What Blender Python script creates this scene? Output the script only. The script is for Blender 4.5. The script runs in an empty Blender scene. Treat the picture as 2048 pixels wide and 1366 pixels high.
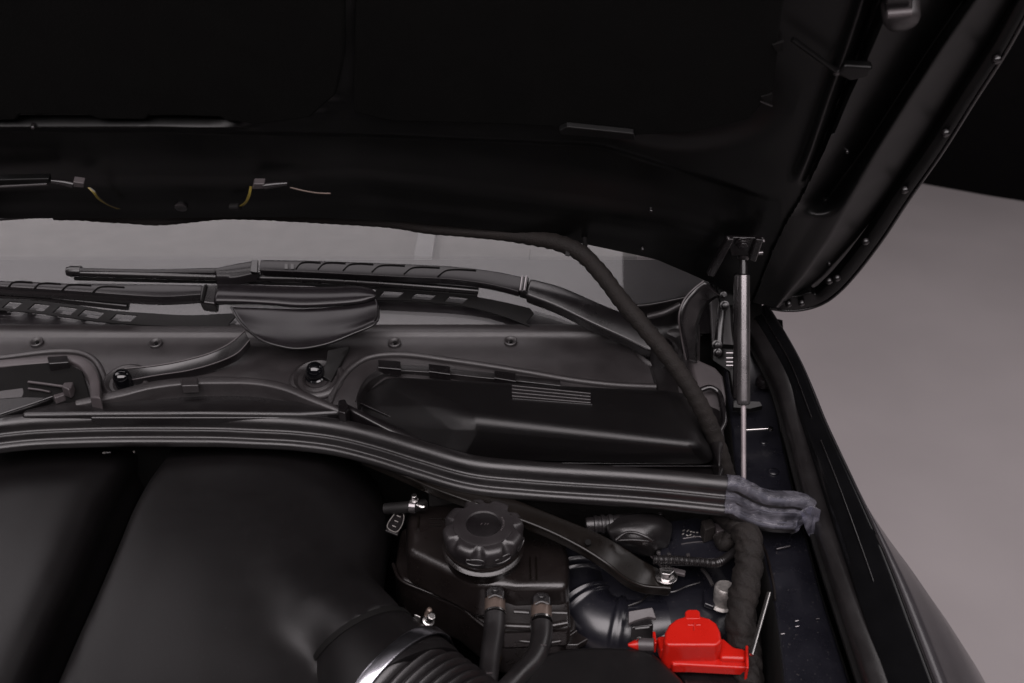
import bpy, bmesh, math, random
from mathutils import Vector, noise
V = Vector
UP = V((0, 0, 1))
S = bpy.context.scene
C = S.collection
random.seed(7)
# ------------------------------------------------------------------ camera, world, lamps, exposure
FPX, CX, CY = 2000.0, 1024.0, 683.0
CAM = V((0, -1.13, 1.65)); PITCH = math.radians(30)
cam = bpy.data.objects.new('camera', bpy.data.cameras.new('camera')); C.objects.link(cam)
cam.location = CAM; cam.rotation_euler = (math.radians(90) - PITCH, 0, 0)
cam.data.sensor_width = 36; cam.data.lens = FPX / 2048 * 36
cam.data.clip_start = .05; cam.data.clip_end = 60
cam.data.dof.use_dof = True; cam.data.dof.focus_distance = 1.22; cam.data.dof.aperture_fstop = 7.0
S.camera = cam
W = bpy.data.worlds.new('World'); S.world = W; W.use_nodes = True
W.node_tree.nodes['Background'].inputs[0].default_value = (.9, .85, .9, 1)
W.node_tree.nodes['Background'].inputs[1].default_value = .004
def softbox(name, loc, sx, sy, radiance, col, rot=(0, 0, 0)):
    l = bpy.data.lights.new(name, 'AREA'); l.shape = 'RECTANGLE'; l.size = sx; l.size_y = sy
    l.energy = radiance * math.pi * sx * sy; l.color = col
    o = bpy.data.objects.new(name, l); C.objects.link(o); o.location = loc; o.rotation_euler = rot
    return o
softbox('ceiling_softbox', (-1.8, .55, 3.1), 4.36, 1.7, 1.9, (1, .92, .95))
softbox('front_softbox', (-.1, -1.6, 2.88), 4.4, 1.9, 3.95, (1, .92, .94), (math.radians(27), 0, 0))
softbox('side_softbox', (3.0, .3, 3.1), 1.8, 3.6, 1.95, (1, .94, .955))
S.view_settings.view_transform = 'Standard'; S.view_settings.look = 'None'
S.view_settings.exposure = 0; S.view_settings.gamma = 1
S.cycles.max_bounces = 8

# ------------------------------------------------------------------ from a point of the photo to a point of the place
CP, SP = math.cos(PITCH), math.sin(PITCH)
def ray(px, py):
    a = (px - CX) / FPX; b = (CY - py) / FPX
    return V((a, CP + b * SP, -SP + b * CP))
def at(px, py, z):                       # on the level z
    d = ray(px, py); return CAM + d * ((z - CAM.z) / d.z)
def dp(px, py, t):                       # at depth t
    return CAM + ray(px, py) * t
def onpl(px, py, q, n):
    d = ray(px, py); return CAM + d * ((q - CAM).dot(n) / d.dot(n))
GQ, GN = V((0, .012, 1.012)), V((0, -.454, .891))
def gl(px, py, off=0): return onpl(px, py, GQ + GN * off, GN)       # windshield plane
HQ, HN = V((0, .05, 1.03)), V((0, -.8660, -.5))
def hd(px, py, off=0): return onpl(px, py, HQ + HN * off, HN)       # underside of the raised hood

# ------------------------------------------------------------------ materials
def mat(name, col, rough=.45, metal=0, spec=.85, coat=0, bump=0, bs=900, var=.15, vs=30, rv=.06, dust=0, cr=.1):
    m = bpy.data.materials.new(name); m.use_nodes = True; nt = m.node_tree; N = nt.nodes; L = nt.links
    b = N['Principled BSDF']
    b.inputs['Metallic'].default_value = metal; b.inputs['Specular IOR Level'].default_value = spec
    b.inputs['Coat Weight'].default_value = coat; b.inputs['Coat Roughness'].default_value = cr
    tc = N.new('ShaderNodeNewGeometry')
    n1 = N.new('ShaderNodeTexNoise'); n1.inputs['Scale'].default_value = vs; n1.inputs['Detail'].default_value = 6
    L.new(tc.outputs['Position'], n1.inputs['Vector'])
    mp = N.new('ShaderNodeMapRange'); mp.inputs['From Min'].default_value = .3; mp.inputs['From Max'].default_value = .7
    mp.inputs['To Min'].default_value = 1 - var; mp.inputs['To Max'].default_value = 1 + var
    L.new(n1.outputs['Fac'], mp.inputs['Value'])
    mx = N.new('ShaderNodeVectorMath'); mx.operation = 'SCALE'; mx.inputs[0].default_value = col[:3]
    L.new(mp.outputs[0], mx.inputs['Scale'])
    out = mx.outputs[0]
    if dust:
        n3 = N.new('ShaderNodeTexNoise'); n3.inputs['Scale'].default_value = 420; n3.inputs['Detail'].default_value = 3
        L.new(tc.outputs['Position'], n3.inputs['Vector'])
        r3 = N.new('ShaderNodeMapRange'); r3.inputs['From Min'].default_value = .66; r3.inputs['From Max'].default_value = .74
        r3.inputs['To Max'].default_value = dust
        L.new(n3.outputs['Fac'], r3.inputs['Value'])
        mm = N.new('ShaderNodeMix'); mm.data_type = 'RGBA'; mm.inputs['B'].default_value = (.22, .2, .19, 1)
        L.new(r3.outputs[0], mm.inputs['Factor']); L.new(out, mm.inputs['A']); out = mm.outputs['Result']
    L.new(out, b.inputs['Base Color'])
    m2 = N.new('ShaderNodeMapRange'); m2.inputs['From Min'].default_value = .3; m2.inputs['From Max'].default_value = .7
    m2.inputs['To Min'].default_value = max(.02, rough - rv); m2.inputs['To Max'].default_value = rough + rv
    L.new(n1.outputs['Fac'], m2.inputs['Value']); L.new(m2.outputs[0], b.inputs['Roughness'])
    if bump:
        n2 = N.new('ShaderNodeTexNoise'); n2.inputs['Scale'].default_value = bs; n2.inputs['Detail'].default_value = 3
        L.new(tc.outputs['Position'], n2.inputs['Vector'])
        bp = N.new('ShaderNodeBump'); bp.inputs['Strength'].default_value = bump; bp.inputs['Distance'].default_value = .001
        L.new(n2.outputs['Fac'], bp.inputs['Height']); L.new(bp.outputs[0], b.inputs['Normal'])
    return m
M = {}
M['plastic'] = mat('grained_black_plastic', (.0075, .0062, .0066), .34, bump=.25, bs=1400, dust=.12)
M['cover'] = mat('matte_cover_plastic', (.0052, .0045, .0048), .38, bump=.25, bs=1600, dust=.08, spec=.55, var=.06, rv=.02)
M['cowl'] = mat('cowl_plastic', (.0245, .0212, .022), .42, bump=.3, bs=1500, dust=.15)
M['satin'] = mat('satin_black_plastic', (.007, .0058, .0064), .28, dust=.06)
M['wiper'] = mat('satin_wiper_paint', (.012, .0102, .0115), .24, rv=.03, spec=.45)
M['gloss'] = mat('gloss_black_paint', (.004, .004, .005), .08, coat=.3, rv=.02, cr=.04)
M['hood'] = mat('hood_inner_paint', (.003, .003, .003), .34, spec=.27, rv=.03)
M['pad'] = mat('hood_insulation_felt', (.004, .004, .0038), .9, spec=.1, bump=.6, bs=700)
M['rubber'] = mat('seal_rubber', (.0095, .0082, .0086), .38, bump=.15, bs=800, dust=.12)
M['darkrub'] = mat('dark_rubber', (.005, .0045, .0045), .6, bump=.2, spec=.3)
M['navy'] = mat('dark_blue_black_paint', (.0085, .0085, .0125), .3, coat=.25, bump=.05, bs=200, dust=.25, cr=.25)
M['tape'] = mat('fabric_harness_tape', (.0105, .008, .007), .75, spec=.35, bump=.9, bs=600, vs=60, var=.3)
M['brown'] = mat('brown_black_paint', (.006, .0045, .0036), .3, spec=.5, dust=.08)
M['tank'] = mat('tank_plastic', (.010, .0075, .007), .3, bump=.15, bs=500, dust=.1)
M['cap'] = mat('cap_plastic', (.017, .0145, .0155), .38, bump=.2, bs=1200)
M['steel'] = mat('bright_steel', (.6, .58, .57), .22, metal=1, var=.08)
M['dull'] = mat('dusty_zinc', (.42, .40, .38), .5, metal=.7, bump=.5, bs=400, var=.25, vs=200)
M['chrome'] = mat('polished_band', (.7, .7, .76), .22, metal=1)
M['strut'] = mat('dark_chrome_strut', (.26, .245, .25), .27, metal=.88)
M['collar'] = mat('bronze_collar', (.16, .12, .1), .35, metal=.5)
M['red'] = mat('red_plastic', (.5, .011, .006), .28, spec=.5, bump=.12, bs=300, var=.05)
M['grey'] = mat('grey_plastic', (.055, .046, .048), .5, bump=.2)
M['fender'] = mat('black_fender_paint', (.040, .037, .040), .22, coat=.0, spec=.6, rv=.01)
M['yellow'] = mat('yellow_wire', (.2, .15, .02), .5)
M['gaplight'] = mat('pale_wire', (.35, .33, .33), .4)  # colours the strips that stand in for light in the harness gap
M['brass'] = mat('brass', (.6, .4, .15), .3, metal=1)
M['dash'] = mat('dashboard', (.15, .145, .14), .7)
M['reflpale'] = mat('reflected_patch_grey', (.22, .22, .22), .6)  # pale tone for the bright shapes mirrored in the windshield
M['flange'] = mat('fender_flange_paint', (.004, .004, .0045), .22, spec=.3, rv=.02)
M['rodsteel'] = mat('satin_rod_steel', (.45, .40, .41), .45, metal=.6)
M['frit'] = mat('black_frit', (.02, .017, .019), .35)
M['curtain'] = mat('dark_curtain', (.006, .0055, .006), .9, spec=.1, bump=.4, bs=80)
M['blacksheet'] = mat('matte_black_sheet', (.004, .0037, .004), .6)
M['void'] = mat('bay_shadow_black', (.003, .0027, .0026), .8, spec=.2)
M['fire'] = mat('firewall_insulation', (.0095, .0078, .007), .7, bump=1, bs=120, var=.5, vs=40)
def floor_mat():
    m = mat('painted_concrete', (.385, .352, .355), .42, bump=.06, bs=60, var=.05, vs=2.2)
    return m
M['floor'] = floor_mat(); M['floor'].node_tree.nodes['Principled BSDF'].inputs['Specular IOR Level'].default_value = .3
def glass_mat():
    m = bpy.data.materials.new('windshield_glass'); m.use_nodes = True; nt = m.node_tree; N = nt.nodes; L = nt.links
    N.clear(); o = N.new('ShaderNodeOutputMaterial'); f = N.new('ShaderNodeFresnel'); f.inputs[0].default_value = 1.5
    ge = N.new('ShaderNodeNewGeometry'); mi = N.new('ShaderNodeMapRange')      # same reflectance from either face of the pane
    mi.inputs['To Min'].default_value = 1.5; mi.inputs['To Max'].default_value = 1 / 1.5
    L.new(ge.outputs['Backfacing'], mi.inputs['Value']); L.new(mi.outputs[0], f.inputs[0])
    t = N.new('ShaderNodeBsdfTransparent'); t.inputs[0].default_value = (.88, .88, .88, 1)
    g = N.new('ShaderNodeBsdfGlossy'); g.inputs['Roughness'].default_value = .02
    x = N.new('ShaderNodeMixShader'); L.new(f.outputs[0], x.inputs[0]); L.new(t.outputs[0], x.inputs[1]); L.new(g.outputs[0], x.inputs[2])
    L.new(x.outputs[0], o.inputs[0]); return m
M['glass'] = glass_mat()
def film_mat():
    m = bpy.data.materials.new('clear_tape'); m.use_nodes = True; nt = m.node_tree; N = nt.nodes; L = nt.links
    N.clear(); o = N.new('ShaderNodeOutputMaterial')
    t = N.new('ShaderNodeBsdfTransparent'); t.inputs[0].default_value = (.75, .76, .85, 1)
    b = N.new('ShaderNodeBsdfPrincipled'); b.inputs['Base Color'].default_value = (.19, .185, .215, 1); b.inputs['Roughness'].default_value = .14
    g = N.new('ShaderNodeNewGeometry'); n = N.new('ShaderNodeTexNoise'); n.inputs['Scale'].default_value = 55; n.inputs['Detail'].default_value = 4
    n.inputs['Distortion'].default_value = 1.5
    L.new(g.outputs['Position'], n.inputs['Vector'])
    bp = N.new('ShaderNodeBump'); bp.inputs['Strength'].default_value = .8; bp.inputs['Distance'].default_value = .003
    L.new(n.outputs['Fac'], bp.inputs['Height']); L.new(bp.outputs[0], b.inputs['Normal'])
    mr = N.new('ShaderNodeMapRange'); mr.inputs['From Min'].default_value = .35; mr.inputs['From Max'].default_value = .7
    mr.inputs['To Min'].default_value = .12; mr.inputs['To Max'].default_value = .6
    L.new(n.outputs['Fac'], mr.inputs['Value'])
    x = N.new('ShaderNodeMixShader'); L.new(mr.outputs[0], x.inputs[0]); L.new(t.outputs[0], x.inputs[1]); L.new(b.outputs[0], x.inputs[2])
    L.new(x.outputs[0], o.inputs[0]); return m
M['film'] = film_mat()

# ------------------------------------------------------------------ object helpers
REG = []; ABS = {}; PAR = {}
def thing(name, label, cat, group=None):
    o = bpy.data.objects.new(name, None); C.objects.link(o); o.empty_display_size = .03
    o['label'] = label; o['category'] = cat
    if group: o['group'] = group
    REG.append(o); PAR[o] = None; ABS[o] = None
    return o
def finish():
    for o in REG:
        if o.type == 'EMPTY':
            ks = [k for k in REG if PAR[k] is o and ABS[k] is not None]
            pts = [ABS[k] for k in ks]
            zs = []
            for k in ks: zs += [ABS[k].z + min(v.co.z for v in k.data.vertices)]
            c = sum(pts, V()) / len(pts); c.z = min(zs); ABS[o] = c
    for o in REG:
        p = PAR[o]
        if p is None: o.location = ABS[o]
        else: o.parent = p; o.location = ABS[o] - ABS[p]
def mesh(name, verts, faces, m, parent=None, smooth=True, bev=0, seg=3, sub=0, solid=0, ang=35, label=None, kind=None, cat=None, solid_off=-1):
    me = bpy.data.meshes.new(name); c = sum(verts, V()) / len(verts)
    me.from_pydata([v - c for v in verts], [], faces)
    bm = bmesh.new(); bm.from_mesh(me); bmesh.ops.remove_doubles(bm, verts=bm.verts, dist=1e-6)
    if not solid: bmesh.ops.recalc_face_normals(bm, faces=bm.faces)
    bm.to_mesh(me); bm.free()
    me.polygons.foreach_set('use_smooth', [smooth] * len(me.polygons)); 
    if smooth: me.set_sharp_from_angle(angle=math.radians(48))
    me.materials.append(M[m]); me.update()
    o = bpy.data.objects.new(name, me); C.objects.link(o)
    if solid:
        s = o.modifiers.new('s', 'SOLIDIFY'); s.thickness = solid; s.offset = solid_off
    if sub:
        s = o.modifiers.new('u', 'SUBSURF'); s.levels = sub; s.render_levels = sub
    if bev:
        b = o.modifiers.new('b', 'BEVEL'); b.width = bev; b.segments = seg; b.limit_method = 'ANGLE'; b.angle_limit = math.radians(ang); b.harden_normals = True
    if label: o['label'] = label
    if kind: o['kind'] = kind
    if cat: o['category'] = cat
    REG.append(o); ABS[o] = c; PAR[o] = parent
    return o
def spl(pts, n):
    """Catmull-Rom through pts (tuples or Vectors), n samples evenly by parameter"""
    P = [V(p) for p in pts]; k = len(P)
    if k == 2: return [P[0].lerp(P[1], i / (n - 1)) for i in range(n)]
    L = [0]
    for a, b in zip(P, P[1:]): L.append(L[-1] + (b - a).length)
    out = []; j = 0
    for i in range(n):
        s = L[-1] * i / (n - 1)
        while j < k - 2 and s > L[j + 1]: j += 1
        h = L[j + 1] - L[j] or 1e-9; u = (s - L[j]) / h
        p1, p2 = P[j], P[j + 1]
        p0 = P[j - 1] if j > 0 else p1 * 2 - p2; p3 = P[j + 2] if j + 2 < k else p2 * 2 - p1
        h0 = (L[j] - L[j - 1]) if j > 0 else h; h2 = (L[j + 2] - L[j + 1]) if j + 2 < k else h
        m1 = ((p2 - p1) / h + (p1 - p0) / h0) * .5 * h; m2 = ((p3 - p2) / h2 + (p2 - p1) / h) * .5 * h
        u2, u3 = u * u, u * u * u
        out.append(p1 * (2 * u3 - 3 * u2 + 1) + m1 * (u3 - 2 * u2 + u) + p2 * (-2 * u3 + 3 * u2) + m2 * (u3 - u2))
    return out
def rings(name, R, m, parent, closed=True, caps=True, **k):
    n = len(R[0]); v = [p for r in R for p in r]; f = []
    for i in range(len(R) - 1):
        for j in range(n if closed else n - 1):
            a = i * n + j; b = i * n + (j + 1) % n; f.append((a, b, b + n, a + n))
    if caps and closed: f.append(tuple(range(n))[::-1]); f.append(tuple((len(R) - 1) * n + i for i in range(n)))
    return mesh(name, v, f, m, parent, **k)
def frames(P):
    T = []
    for i in range(len(P)):
        a = P[max(0, i - 1)]; b = P[min(len(P) - 1, i + 1)]; T.append((b - a).normalized())
    x = T[0].orthogonal().normalized(); X = []
    for t in T:
        x = (x - t * x.dot(t)).normalized(); X.append(x.copy())
    return [(t, x, t.cross(x)) for t, x in zip(T, X)]
def tube(name, pts, r, m, parent=None, n=40, sides=14, rf=None, flat=1, smooth=True, **k):
    P = spl(pts, n) if n > 2 else [V(p) for p in pts]; F = frames(P); R = []
    for i, (p, (t, x, y)) in enumerate(zip(P, F)):
        u = i / (len(P) - 1)
        if isinstance(r, (list, tuple)):
            q = u * (len(r) - 1); a = int(min(q, len(r) - 2)); rr = r[a] + (r[a + 1] - r[a]) * (q - a)
        else: rr = r
        ring = []
        for j in range(sides):
            th = 2 * math.pi * j / sides; q = rr * (rf(u, th, p) if rf else 1)
            ring.append(p + x * (math.cos(th) * q) + y * (math.sin(th) * q * flat))
        R.append(ring)
    return rings(name, R, m, parent, smooth=smooth, **k)
def lathe(name, c, axis, prof, m, parent=None, sides=32, rf=None, caps=True, **k):
    """prof: list of (distance along axis, radius)"""
    axis = V(axis).normalized(); x = axis.orthogonal().normalized(); y = axis.cross(x); c = V(c); R = []
    for (h, r) in prof:
        R.append([c + axis * h + (x * math.cos(2 * math.pi * j / sides) + y * math.sin(2 * math.pi * j / sides)) * (r * (rf(h, 2 * math.pi * j / sides) if rf else 1)) for j in range(sides)])
    return rings(name, R, m, parent, caps=caps, **k)
def slab(name, top, h, m, parent=None, bev=.002, seg=3, down=V((0, 0, -1)), taper=0, **k):
    """top: list of Vectors (outline of the upper face), extruded by h along down"""
    n = len(top); c = sum(top, V()) / n
    bot = [p + down * h + (p - c) * taper for p in top]
    f = [tuple(range(n)), tuple(range(n, 2 * n))[::-1]] + [(i, i + n, (i + 1) % n + n, (i + 1) % n) for i in range(n)]
    return mesh(name, list(top) + bot, f, m, parent, bev=bev, seg=seg, **k)
def pl(pts, z): return [at(x, y, z) for x, y in pts]
def rndpoly(pts, z, n=60):
    P = spl([at(x, y, z) for x, y in pts + [pts[0]]], n); return P[:-1]
def band(name, A, B, thick, crown, m, parent=None, n=36, up=V((0, 0, 1)), bev=.0012, smoothed=True, **k):
    a = spl(A, n) if smoothed else A; b = spl(B, n) if smoothed else B; R = []
    for p, q in zip(a, b):
        R.append([p - up * thick, p, p.lerp(q, .25) + up * crown * .75, p.lerp(q, .5) + up * crown, p.lerp(q, .75) + up * crown * .75, q, q - up * thick])
    return rings(name, R, m, parent, bev=bev, seg=2, **k)
def grid(name, rows, nu, nv, m, parent=None, fn=None, **k):
    R = [spl(r, nu) for r in rows]; cols = [spl([R[i][j] for i in range(len(R))], nv) for j in range(nu)]
    G = [[cols[j][i] for j in range(nu)] for i in range(nv)]
    v = [fn(p) if fn else p for r in G for p in r]; f = []
    for i in range(nv - 1):
        for j in range(nu - 1):
            a = i * nu + j; f.append((a, a + nu, a + nu + 1, a + 1))
    return mesh(name, v, f, m, parent, **k)
def sweep(name, path, prof, m, parent=None, n=80, side=None, disp=None, **k):
    """path Vectors; prof list of (across, up); across points to the left of travel x -> towards the camera"""
    P = spl(path, n); R = []
    for i, p in enumerate(P):
        t = (P[min(n - 1, i + 1)] - P[max(0, i - 1)]).normalized(); s = t.cross(V((0, 0, 1))).normalized(); u = s.cross(t)
        ring = []
        for (a, b) in prof:
            q = p + s * a + u * b
            if disp: q = q + disp(q, i / (n - 1))
            ring.append(q)
        R.append(ring)
    return rings(name, R, m, parent, **k)
def ss(a, b, x):
    t = max(0, min(1, (x - a) / (b - a))); return t * t * (3 - 2 * t)
def lin(tab, x):
    if x <= tab[0][0]:
        (x0, y0), (x1, y1) = tab[0], tab[1]
    elif x >= tab[-1][0]:
        (x0, y0), (x1, y1) = tab[-2], tab[-1]
    else:
        for (x0, y0), (x1, y1) in zip(tab, tab[1:]):
            if x0 <= x <= x1: break
    return y0 + (y1 - y0) * (x - x0) / (x1 - x0)
def bolt(name, c, axis, r, h, m, parent, flange=1.5, **k):
    b = lathe(name, c, axis, [(0, r * flange), (h * .18, r * flange), (h * .25, r * 1.02), (h * .95, r), (h, r * .85)], m, parent, sides=24,
              rf=lambda hh, th: 1 if hh <= h * .2 else (1 - .09 * (1 - math.cos(6 * th)) / 2 * 1.2), bev=.0006, seg=2, **k)
    return b

# ------------------------------------------------------------------ setting: floor and curtain
fl = mesh('floor', [V((-9, -7, 0)), V((9, -7, 0)), V((9, 9, 0)), V((-9, 9, 0))], [(0, 1, 2, 3)], 'floor', kind='structure', smooth=False)
pts = []; ca, cb = at(1840, 364, .004), at(2048, 404, .004); cd = (cb - ca) / (cb.x - ca.x)
for i in range(320):
    x = -7 + i / 319 * 10; p = ca + cd * (x - ca.x)
    pts.append(V((x, p.y + .012 * math.sin(x * 9 + .7 * math.sin(x * 3.1)) + .004 * math.sin(x * 23), 0)))
cv = [p + UP * z for z in (.004, 3.4) for p in pts]
cur = mesh('backdrop_curtain', cv, [(i, i + 1, i + 321, i + 320) for i in range(319)], 'curtain', solid=.01, cat='curtain',
           label='dark pleated cloth backdrop hanging to the floor behind the car')

# ------------------------------------------------------------------ car body around the bay
body = thing('car_body', 'black car body with blue-black inner rail and glossy front fender edge', 'car body')
# black bay floor added to block light from below; walls close the bay
mesh('bay_light_blocker', [at(-500, 1700, .70), at(1650, 1700, .70), V((.45, .3, .70)), V((-1.6, .3, .70))], [(0, 1, 2, 3)], 'void', body, smooth=False, solid=.004)
fw = []
for i in range(60):
    for j in range(14):
        x = -.1 + .34 * i / 59; z = .70 + .245 * j / 13
        fw.append(V((x, -.175 + .012 * noise.noise(V((x * 9, z * 14, 0))) - .01 * j / 13, z)))
mesh('firewall', fw, [(i * 14 + j, (i + 1) * 14 + j, (i + 1) * 14 + j + 1, i * 14 + j + 1) for i in range(59) for j in range(13)], 'fire', body, solid=.004)
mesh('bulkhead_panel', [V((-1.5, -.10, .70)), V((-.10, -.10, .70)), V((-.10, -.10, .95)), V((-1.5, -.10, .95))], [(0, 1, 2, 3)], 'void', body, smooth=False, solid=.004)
# inner wing rail: blue-black strip between bay and fender channel
rail = [[(1440, 690, .985), (1490, 690, .985), (1540, 690, .985)],
        [(1450, 760, .955), (1500, 760, .955), (1550, 760, .96)],
        [(1462, 850, .93), (1510, 850, .93), (1560, 850, .935)],
        [(1475, 960, .915), (1530, 960, .915), (1583, 960, .915)],
        [(1512, 1060, .905), (1562, 1060, .905), (1610, 1060, .905)],
        [(1543, 1180, .90), (1595, 1180, .902), (1642, 1180, .90)],
        [(1562, 1300, .90), (1622, 1300, .902), (1680, 1300, .90)],
        [(1575, 1450, .90), (1660, 1450, .902), (1728, 1450, .90)]]
grid('inner_wing_rail', [[at(*p) for p in r] for r in rail], 16, 60, 'navy', body, solid=.003, solid_off=-1)
# channel wall dropping from rail into the bay
edge = [(1440, 690, .985), (1450, 760, .955), (1462, 850, .93), (1475, 960, .915), (1512, 1060, .905), (1543, 1180, .90), (1562, 1300, .90), (1575, 1450, .90)]
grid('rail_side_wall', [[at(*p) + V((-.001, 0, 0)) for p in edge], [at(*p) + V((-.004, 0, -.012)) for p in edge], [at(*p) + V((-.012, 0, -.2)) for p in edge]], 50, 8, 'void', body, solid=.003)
# gutter between rail and fender seal
g1 = [(1535, 640, 1.0), (1542, 700, .985), (1553, 760, .965), (1570, 850, .945), (1594, 960, .925), (1620, 1060, .915), (1652, 1180, .91), (1690, 1300, .91), (1738, 1450, .91)]
grid('fender_gutter', [[at(x - 14, y, z - .004) for x, y, z in g1], [at(x - 4, y, z - .03) for x, y, z in g1], [at(x + 22, y, z - .03) for x, y, z in g1], [at(x + (30 if y < 720 else 52), y, z - .006) for x, y, z in g1]], 40, 16, 'hood', body, solid=.002)
# fender top flange and skin
fo = [(1538, 612, 1.005), (1570, 665, 1.0), (1602, 725, .995), (1647, 835, .985), (1712, 975, .975), (1778, 1125, .962), (1827, 1255, .952), (1876, 1385, .942), (1908, 1480, .935)]
fi = [(1500, 625, 1.0), (1525, 672, .995), (1560, 730, .988), (1604, 845, .977), (1648, 970, .967), (1694, 1120, .952), (1735, 1250, .942), (1782, 1385, .932), (1812, 1480, .925)]
FO = spl([at(*p) for p in fo], 80); FI = spl([at(*p) for p in fi], 80)
R = []
for a, b in zip(FI, FO):
    R.append([a + V((.0, 0, -.03)), a, a.lerp(b, .12) + V((0, 0, .0025)), a.lerp(b, .35) + V((0, 0, .003)), a.lerp(b, .75) + V((0, 0, .005)), b + V((-.004, 0, .003)), b, b + V((.003, 0, -.006)), b + V((.004, 0, -.03))])
rings('fender_flange', R, 'flange', body, closed=False, caps=False)
# thin lip added along the inner third for the fender's line of light
lip = [a.lerp(b, .42) + V((0, 0, .0045)) for a, b in zip(FI, FO)]
tube('fender_highlight_lip', lip[2:30], .0008, 'satin', body, n=60, sides=6)
tube('fender_highlight_lip', lip[34:60], .0006, 'satin', body, n=60, sides=6)
# fender outside flank with wheel-arch swell
rows = []
for b in spl([at(*p) for p in fo], 12):
    i = len(rows); sw = ss(2.4, 9.5, i) * .145; tk_ = -.10 * max(0, 1 - i / 2.5)
    rows.append([b + V((.004, 0, -.008)), b + V((.004 + sw * .22 + tk_ * .05, 0, -.035 - sw * .03)), b + V((.006 + sw * .5 + tk_ * .2, 0, -.06 - sw * .12)), b + V((.008 + sw * .8 + tk_ * .5, 0, -.10 - sw * .3)), b + V((.010 + sw + tk_ * .9, 0, -.18 - sw * .5)), b + V((-.02 + sw * .9 + tk_ * 1.5, 0, -.42)), b + V((-.06 + sw * .3 + tk_ * 2.5, 0, -.75))])
grid('fender_flank', rows, 30, 60, 'fender', body, solid=.002, solid_off=1)
# small details on the rail
def disc(name, p, r, m, parent, h=.002, axis=UP, **k): return lathe(name, p, axis, [(-h, r), (0, r), (h * .8, r * .8), (h, r * .3)], m, parent, sides=20, **k)
b = disc('grommet', at(1528, 762, .966), .0105, 'satin', body, h=.006)
disc('rail_hole_rim', at(1547, 942, .918), .007, 'navy', body, h=.0015)
disc('rail_hole_rim', at(1527, 884, .925), .005, 'navy', body, h=.0015)
disc('rail_hole_rim', at(1568, 1012, .912), .006, 'navy', body, h=.0015)
tube('rail_pin', [at(1492, 860, .945), at(1541, 857, .945)], .0016, 'steel', body, n=2, sides=8)
disc('rail_pin_head', at(1541, 857, .946), .0032, 'steel', body, h=.002)
tube('rail_scratch_bead', [at(1553, 1098, .9065), at(1580, 1092, .9065)], .0012, 'strut', body, n=2, sides=8)
for (x, y) in [(1616, 1242), (1617, 1253), (1658, 1238), (1588, 1268)]:
    tube('rail_stud', [at(x - 4 - 22, y, .9035), at(x + 3 - 22, y - 1, .9035)], .0005, 'strut', body, n=2, sides=6)

# rubber lip running along the inner side of the fender
th = thing('fender_seal_strip', 'long thin grey-brown rubber strip running down the inside of the fender', 'rubber seal')
sp = [(1500, 640, 1.004), (1530, 690, .998), (1562, 752, .99), (1590, 842, .975), (1620, 950, .962), (1662, 1085, .95), (1706, 1215, .942), (1749, 1340, .937), (1785, 1450, .933)]
sweep('rubber_strip', [at(*p) for p in sp], [(-.0085, -.014), (-.0085, -.001), (-.006, 0), (.002, .000), (.006, -.001), (.0085, -.004), (.0085, -.016)], 'rubber', th, n=90)
sweep('strip_foot', [at(*p) - V((0, 0, .016)) for p in sp], [(-.013, -.004), (-.013, 0), (.013, 0), (.013, -.004)], 'darkrub', th, n=60)

# ------------------------------------------------------------------ windshield and cowl
ws = thing('windshield', 'raked windshield glass with dotted black border under the open hood', 'windshield')
def gsheet(name, x0, x1, y0, y1, off, m, parent, solid=.004, **k):
    a = gl(CX, y0, off); b = gl(CX, y1, off); v = []; n = 30
    for p in (a, b):
        for i in range(n): 
            x = x0 + (x1 - x0) * i / (n - 1); v.append(V((x, p.y, p.z)))
    return mesh(name, v, [(i, i + 1, i + 1 + n, i + n) for i in range(n - 1)], m, parent, solid=solid, smooth=False, **k)
gsheet('glass_pane', -1.25, .29, 668, 250, 0, 'glass', ws)
gsheet('frit_band', -1.25, .29, 666, 519, -.007, 'frit', ws, solid=.002)
dv, df = [], []
for r_, (py, rad) in enumerate([(516.6, .0011), (514.4, .0008), (512.6, .00055)]):
    for i in range(530):
        x = -1.0 + i * .0024 + (r_ % 2) * .0012
        c = gl(CX, py, -.006); c = V((x, c.y, c.z)); k0 = len(dv)
        for j in range(6):
            a = j * math.pi / 3; dv.append(c + V((math.cos(a) * rad, math.sin(a) * rad * .866, math.sin(a) * rad * .5)))
        df.append(tuple(range(k0, k0 + 6)))
mesh('frit_dots', dv, df, 'frit', ws, smooth=False, kind='stuff')
dsh = thing('dashboard', 'pale grey dashboard top seen through the windshield glass', 'dashboard')
mesh('dash_top', [V((-1.3, .10, .955)), V((.2, .10, .955)), V((.2, .75, .985)), V((-1.3, .75, .985))], [(0, 1, 2, 3)], 'dash', dsh, solid=.02, smooth=False)
slab('reflection_band', [V((-.75, .17, .972)), V((-.12, .17, .972)), V((-.14, .20, .974)), V((-.74, .20, .974))], .01, 'reflpale', dsh)  # this slab and those below stand in for pale shapes reflected in the glass
slab('reflection_strip', [V((-.155, .19, .976)), V((-.125, .19, .976)), V((-.125, .5, .99)), V((-.155, .5, .99))], .01, 'reflpale', dsh)
slab('reflection_panel', [V((-.115, .20, .974)), V((.02, .205, .974)), V((.03, .33, .98)), V((-.115, .33, .98))], .008, 'dash', dsh)
slab('reflection_strip', [V((-.115, .17, .976)), V((.2, .17, .976)), V((.2, .19, .978)), V((-.115, .19, .978))], .01, 'reflpale', dsh)

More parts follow.
